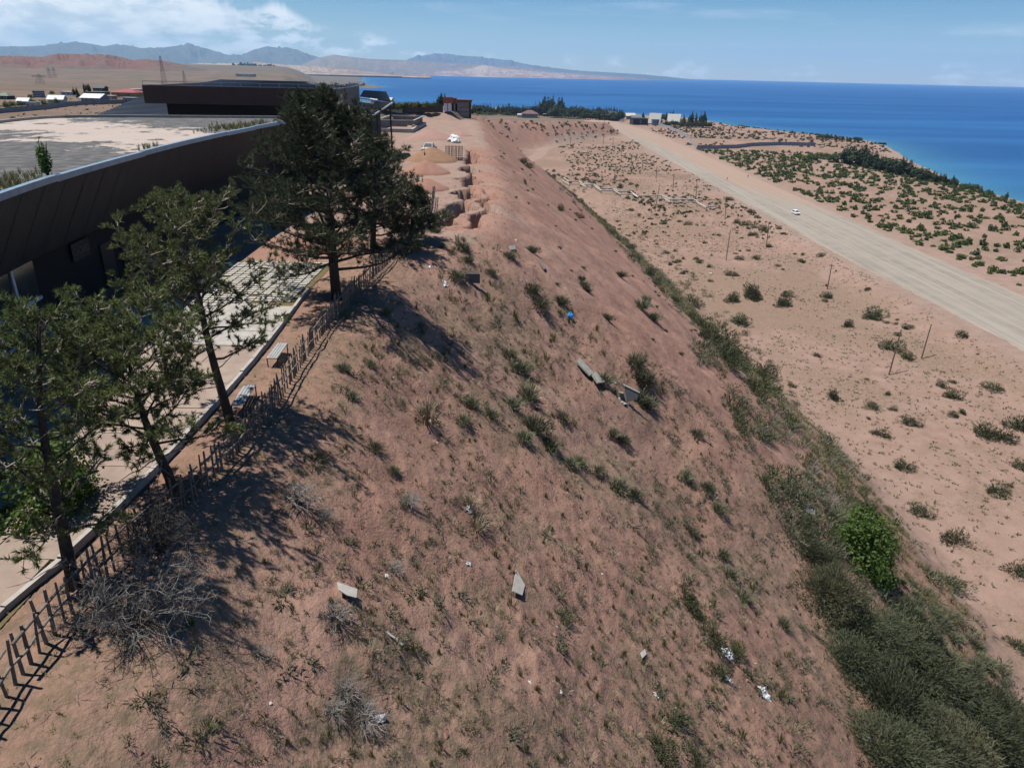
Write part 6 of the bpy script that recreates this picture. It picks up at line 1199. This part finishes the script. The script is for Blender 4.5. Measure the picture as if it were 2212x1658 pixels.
for k, (x, yb, yt, kd) in enumerate(((1389, 256, 241, 'conifer'), (1432, 262, 244, 'round'), (1438, 262, 240, 'poplar'), (1447, 260, 239, 'poplar'), (1453, 260, 238, 'poplar'), (1476, 268, 246, 'conifer'), (1488, 270, 245, 'poplar'), (1494, 270, 240, 'poplar'), (1502, 271, 242, 'poplar'), (1513, 271, 240, 'poplar'), (1519, 271, 240, 'poplar'), (1521, 271, 244, 'poplar'), (1420, 258, 243, 'conifer'))): far_tree(x, yb, yt, kd, 'dark tree around the tent-like cabins', 'trees around the cabins', None, k, 1.1)
for k in range(26): x = 1432+k*4.0; far_tree(x, 272+.05*(x-1432)+r.uniform(-1, 1), 262+r.uniform(-4, 2), 'round', 'low dark bushy tree right of the cabins', 'low trees right of the cabins', None, k, 1.1)
# row of trees along the beach
def rg(x, y): return 1641.6+.2578*x, 259.2+.2578*y
for k in range(40):
    u = k/39; x = 700+u*940+r.uniform(-12, 12); base = np.interp(x, [690, 860, 1000, 1200, 1400, 1640], [350, 385, 425, 460, 510, 560])+r.uniform(-14, 10); top = np.interp(x, [690, 740, 860, 1000, 1060, 1200, 1300, 1450, 1640], [235, 200, 205, 280, 290, 310, 365, 410, 470])+r.uniform(-5, 22)
    a, b = rg(x, base); far_tree(a, b, rg(x, top)[1], r.choice(('poplar', 'poplar', 'round')), 'dark upright tree in the row behind the beach', 'tree row along the beach', None, k, 1.5)
for k in range(12): a, b = rg(700+k*14+r.uniform(-8, 8), 300+r.uniform(0, 70)); far_tree(a, b, b-r.uniform(20, 32), 'poplar', 'tall tree in the dense clump at the head of the beach row', 'dense clump of the beach row', None, k, 1.5)
for k, (x, yb, yt) in enumerate(((385, 350, 270), (430, 350, 262), (470, 340, 265), (510, 320, 250), (590, 350, 270), (620, 345, 265), (170, 185, 140), (215, 180, 158), (370, 340, 290), (545, 320, 255))): a, b = rg(x, yb); far_tree(a, b, rg(x, yt)[1], 'round', 'dark bushy tree in the shrub field left of the beach row', 'bushy trees left of the beach row', SEAB, k, 1.2)
for k, (x, yb, yt) in enumerate(((500, 150, 110), (530, 160, 112), (560, 160, 112), (600, 165, 120), (640, 170, 130), (690, 175, 135), (740, 180, 140), (800, 185, 132), (830, 185, 140), (1000, 210, 178), (1035, 215, 182))): a, b = rg(x, yb); far_tree(a, b, rg(x, yt)[1], 'round', 'low dark bush-like tree on the cape', 'dark trees on the cape', None, k, 1.6)
for k, (x, yb, yt) in enumerate(((1685, 585, 515), (1720, 590, 515), (1745, 590, 520), (1775, 600, 508), (1805, 600, 520), (1845, 610, 545), (1900, 635, 558), (2060, 672, 598))): a, b = rg(x, yb); far_tree(a, b, rg(x, yt)[1], 'round' if k < 7 else 'poplar', 'thin-stemmed small tree standing on the open beach' if k < 7 else 'lone small upright tree on the beach at the right edge', 'small trees on the beach', SEAB, k, .75 if k < 7 else 1.6)
far_tree(1319, 286, 276, 'conifer', 'small dark cypress-like bush at the bend of the road', 'bush at the road bend', None, 3, 1.)
# far woods across the bay
P = []
g = np.random.default_rng(77)
def band(x0, x1, y0, y1, n): return [(a, b) for a, b in zip(g.uniform(x0, x1, n), g.uniform(y0, y1, n))]
FP = np.array([at(x, y, -36) for x, y in band(775, 905, 160.5, 164.0, 150)+band(910, 1040, 162.5, 164.5, 60)+band(1075, 1135, 165, 166.5, 60)+band(505, 600, 160, 165, 70)+band(690, 790, 183, 188, 60)])
FP = FP[~inside(FP[:, 0], FP[:, 1], np.array(SHORE))]; FP[:, 2] = terr(FP[:, 0], FP[:, 1]); tag(joined('far_wood', [(t[0], t[1], np.zeros((0, 3), int)) for t in [leafball(40, (1, 1, 1.2), s, .35, lumps=5) for s in (5, 6)]], FP, 3+.0024*np.hypot(FP[:, 0], FP[:, 1])*g.uniform(.5, 1.2, len(FP)), FARTREE, 20), 'far dark woods on the shore across the bay', 'wood', kind='stuff')
# ------------------------------------------------------------------ masts and pylons on the plain
def mast(px, yb, yt, label, w, D, name='lattice_mast', arms=0):
    d = ray(px, yb); k = D/math.hypot(d[0], d[1]); p = np.array([d[0]*k, d[1]*k, 0]); p[2] = th(p[0], p[1]); top = ray(px, yt); k2 = D/math.hypot(top[0], top[1]); H = CAMZ+top[2]*k2-p[2]; o = empty(name, p); tag(o, label, 'mast'); mb = MB(); n = 12; t = D/2200
    for sx, sy in ((-1, -1), (1, -1), (1, 1), (-1, 1)): mb.tube([(sx*w, sy*w, 0), (sx*w*.25, sy*w*.25, H)], .10*t+.05, 4)
    for i in range(n):
        z0, z1 = H*i/n, H*(i+1)/n; a0 = w*(1-.75*i/n); a1 = w*(1-.75*(i+1)/n)
        for (ax, ay), (bx_, by_) in (((-1, -1), (1, -1)), ((1, -1), (1, 1)), ((1, 1), (-1, 1)), ((-1, 1), (-1, -1))): mb.tube([(ax*a0, ay*a0, z0), (bx_*a1, by_*a1, z1)], .06*t+.03, 3)
    mb.build('lattice', mat('mast_steel', (.10, .085, .08), (.075, .065, .06), .7, 1), o)
    for k in range(arms): MB().bar((-w*2.2, 0, H*(.72+.11*k)), (w*2.2, 0, H*(.72+.11*k)), .3).build('cross_arm', IRON, o)
    return o
mast(357, 192, 121, 'tall thin lattice mast rising behind the brown building', 1.3, 520); mast(401, 190, 153, 'shorter lattice mast right of the tall one', 1.2, 700)
mast(90, 192, 160, 'dark lattice pylon on the plain behind the village', 3.2, 900, 'power_pylon', 2); mast(110, 176, 146, 'slim grey pylon behind the dark one, left of its pair', 2.5, 1500, 'power_pylon', 2); mast(121, 176, 146, 'slim grey pylon behind the dark one, right of its pair', 2.5, 1520, 'power_pylon', 2)
mast(228, 172, 158, 'faint distant pylon on the plain', 3, 2000, 'power_pylon', 1)
# final pass: things that share a label and can be counted off are told apart by their order in view
def _ordinal(n):
    ones = ['', 'first', 'second', 'third', 'fourth', 'fifth', 'sixth', 'seventh', 'eighth', 'ninth', 'tenth', 'eleventh', 'twelfth', 'thirteenth', 'fourteenth', 'fifteenth', 'sixteenth', 'seventeenth', 'eighteenth', 'nineteenth']
    tens = {2: 'twenty', 3: 'thirty', 4: 'forty', 5: 'fifty', 6: 'sixty'}
    if n < 20: return ones[n]
    return tens[n//10][:-1]+'ieth' if n % 10 == 0 else tens[n//10]+'-'+ones[n % 10]
_by = {}
for o in scene.objects:
    if o.parent is None and 'label' in o and 'category' in o: _by.setdefault(o['label'], []).append(o)
for lab, l in _by.items():
    if 1 < len(l) <= 62:
        def _px(o):
            q = np.array(o.location)-np.array([0, 0, CAMZ]); return (q@RT)/(q@FW)
        l.sort(key=_px)
        for k, o in enumerate(l): o['label'] = lab+(', %s from left' % (_ordinal(k+1) if k else 'leftmost').replace('leftmost', 'first'))
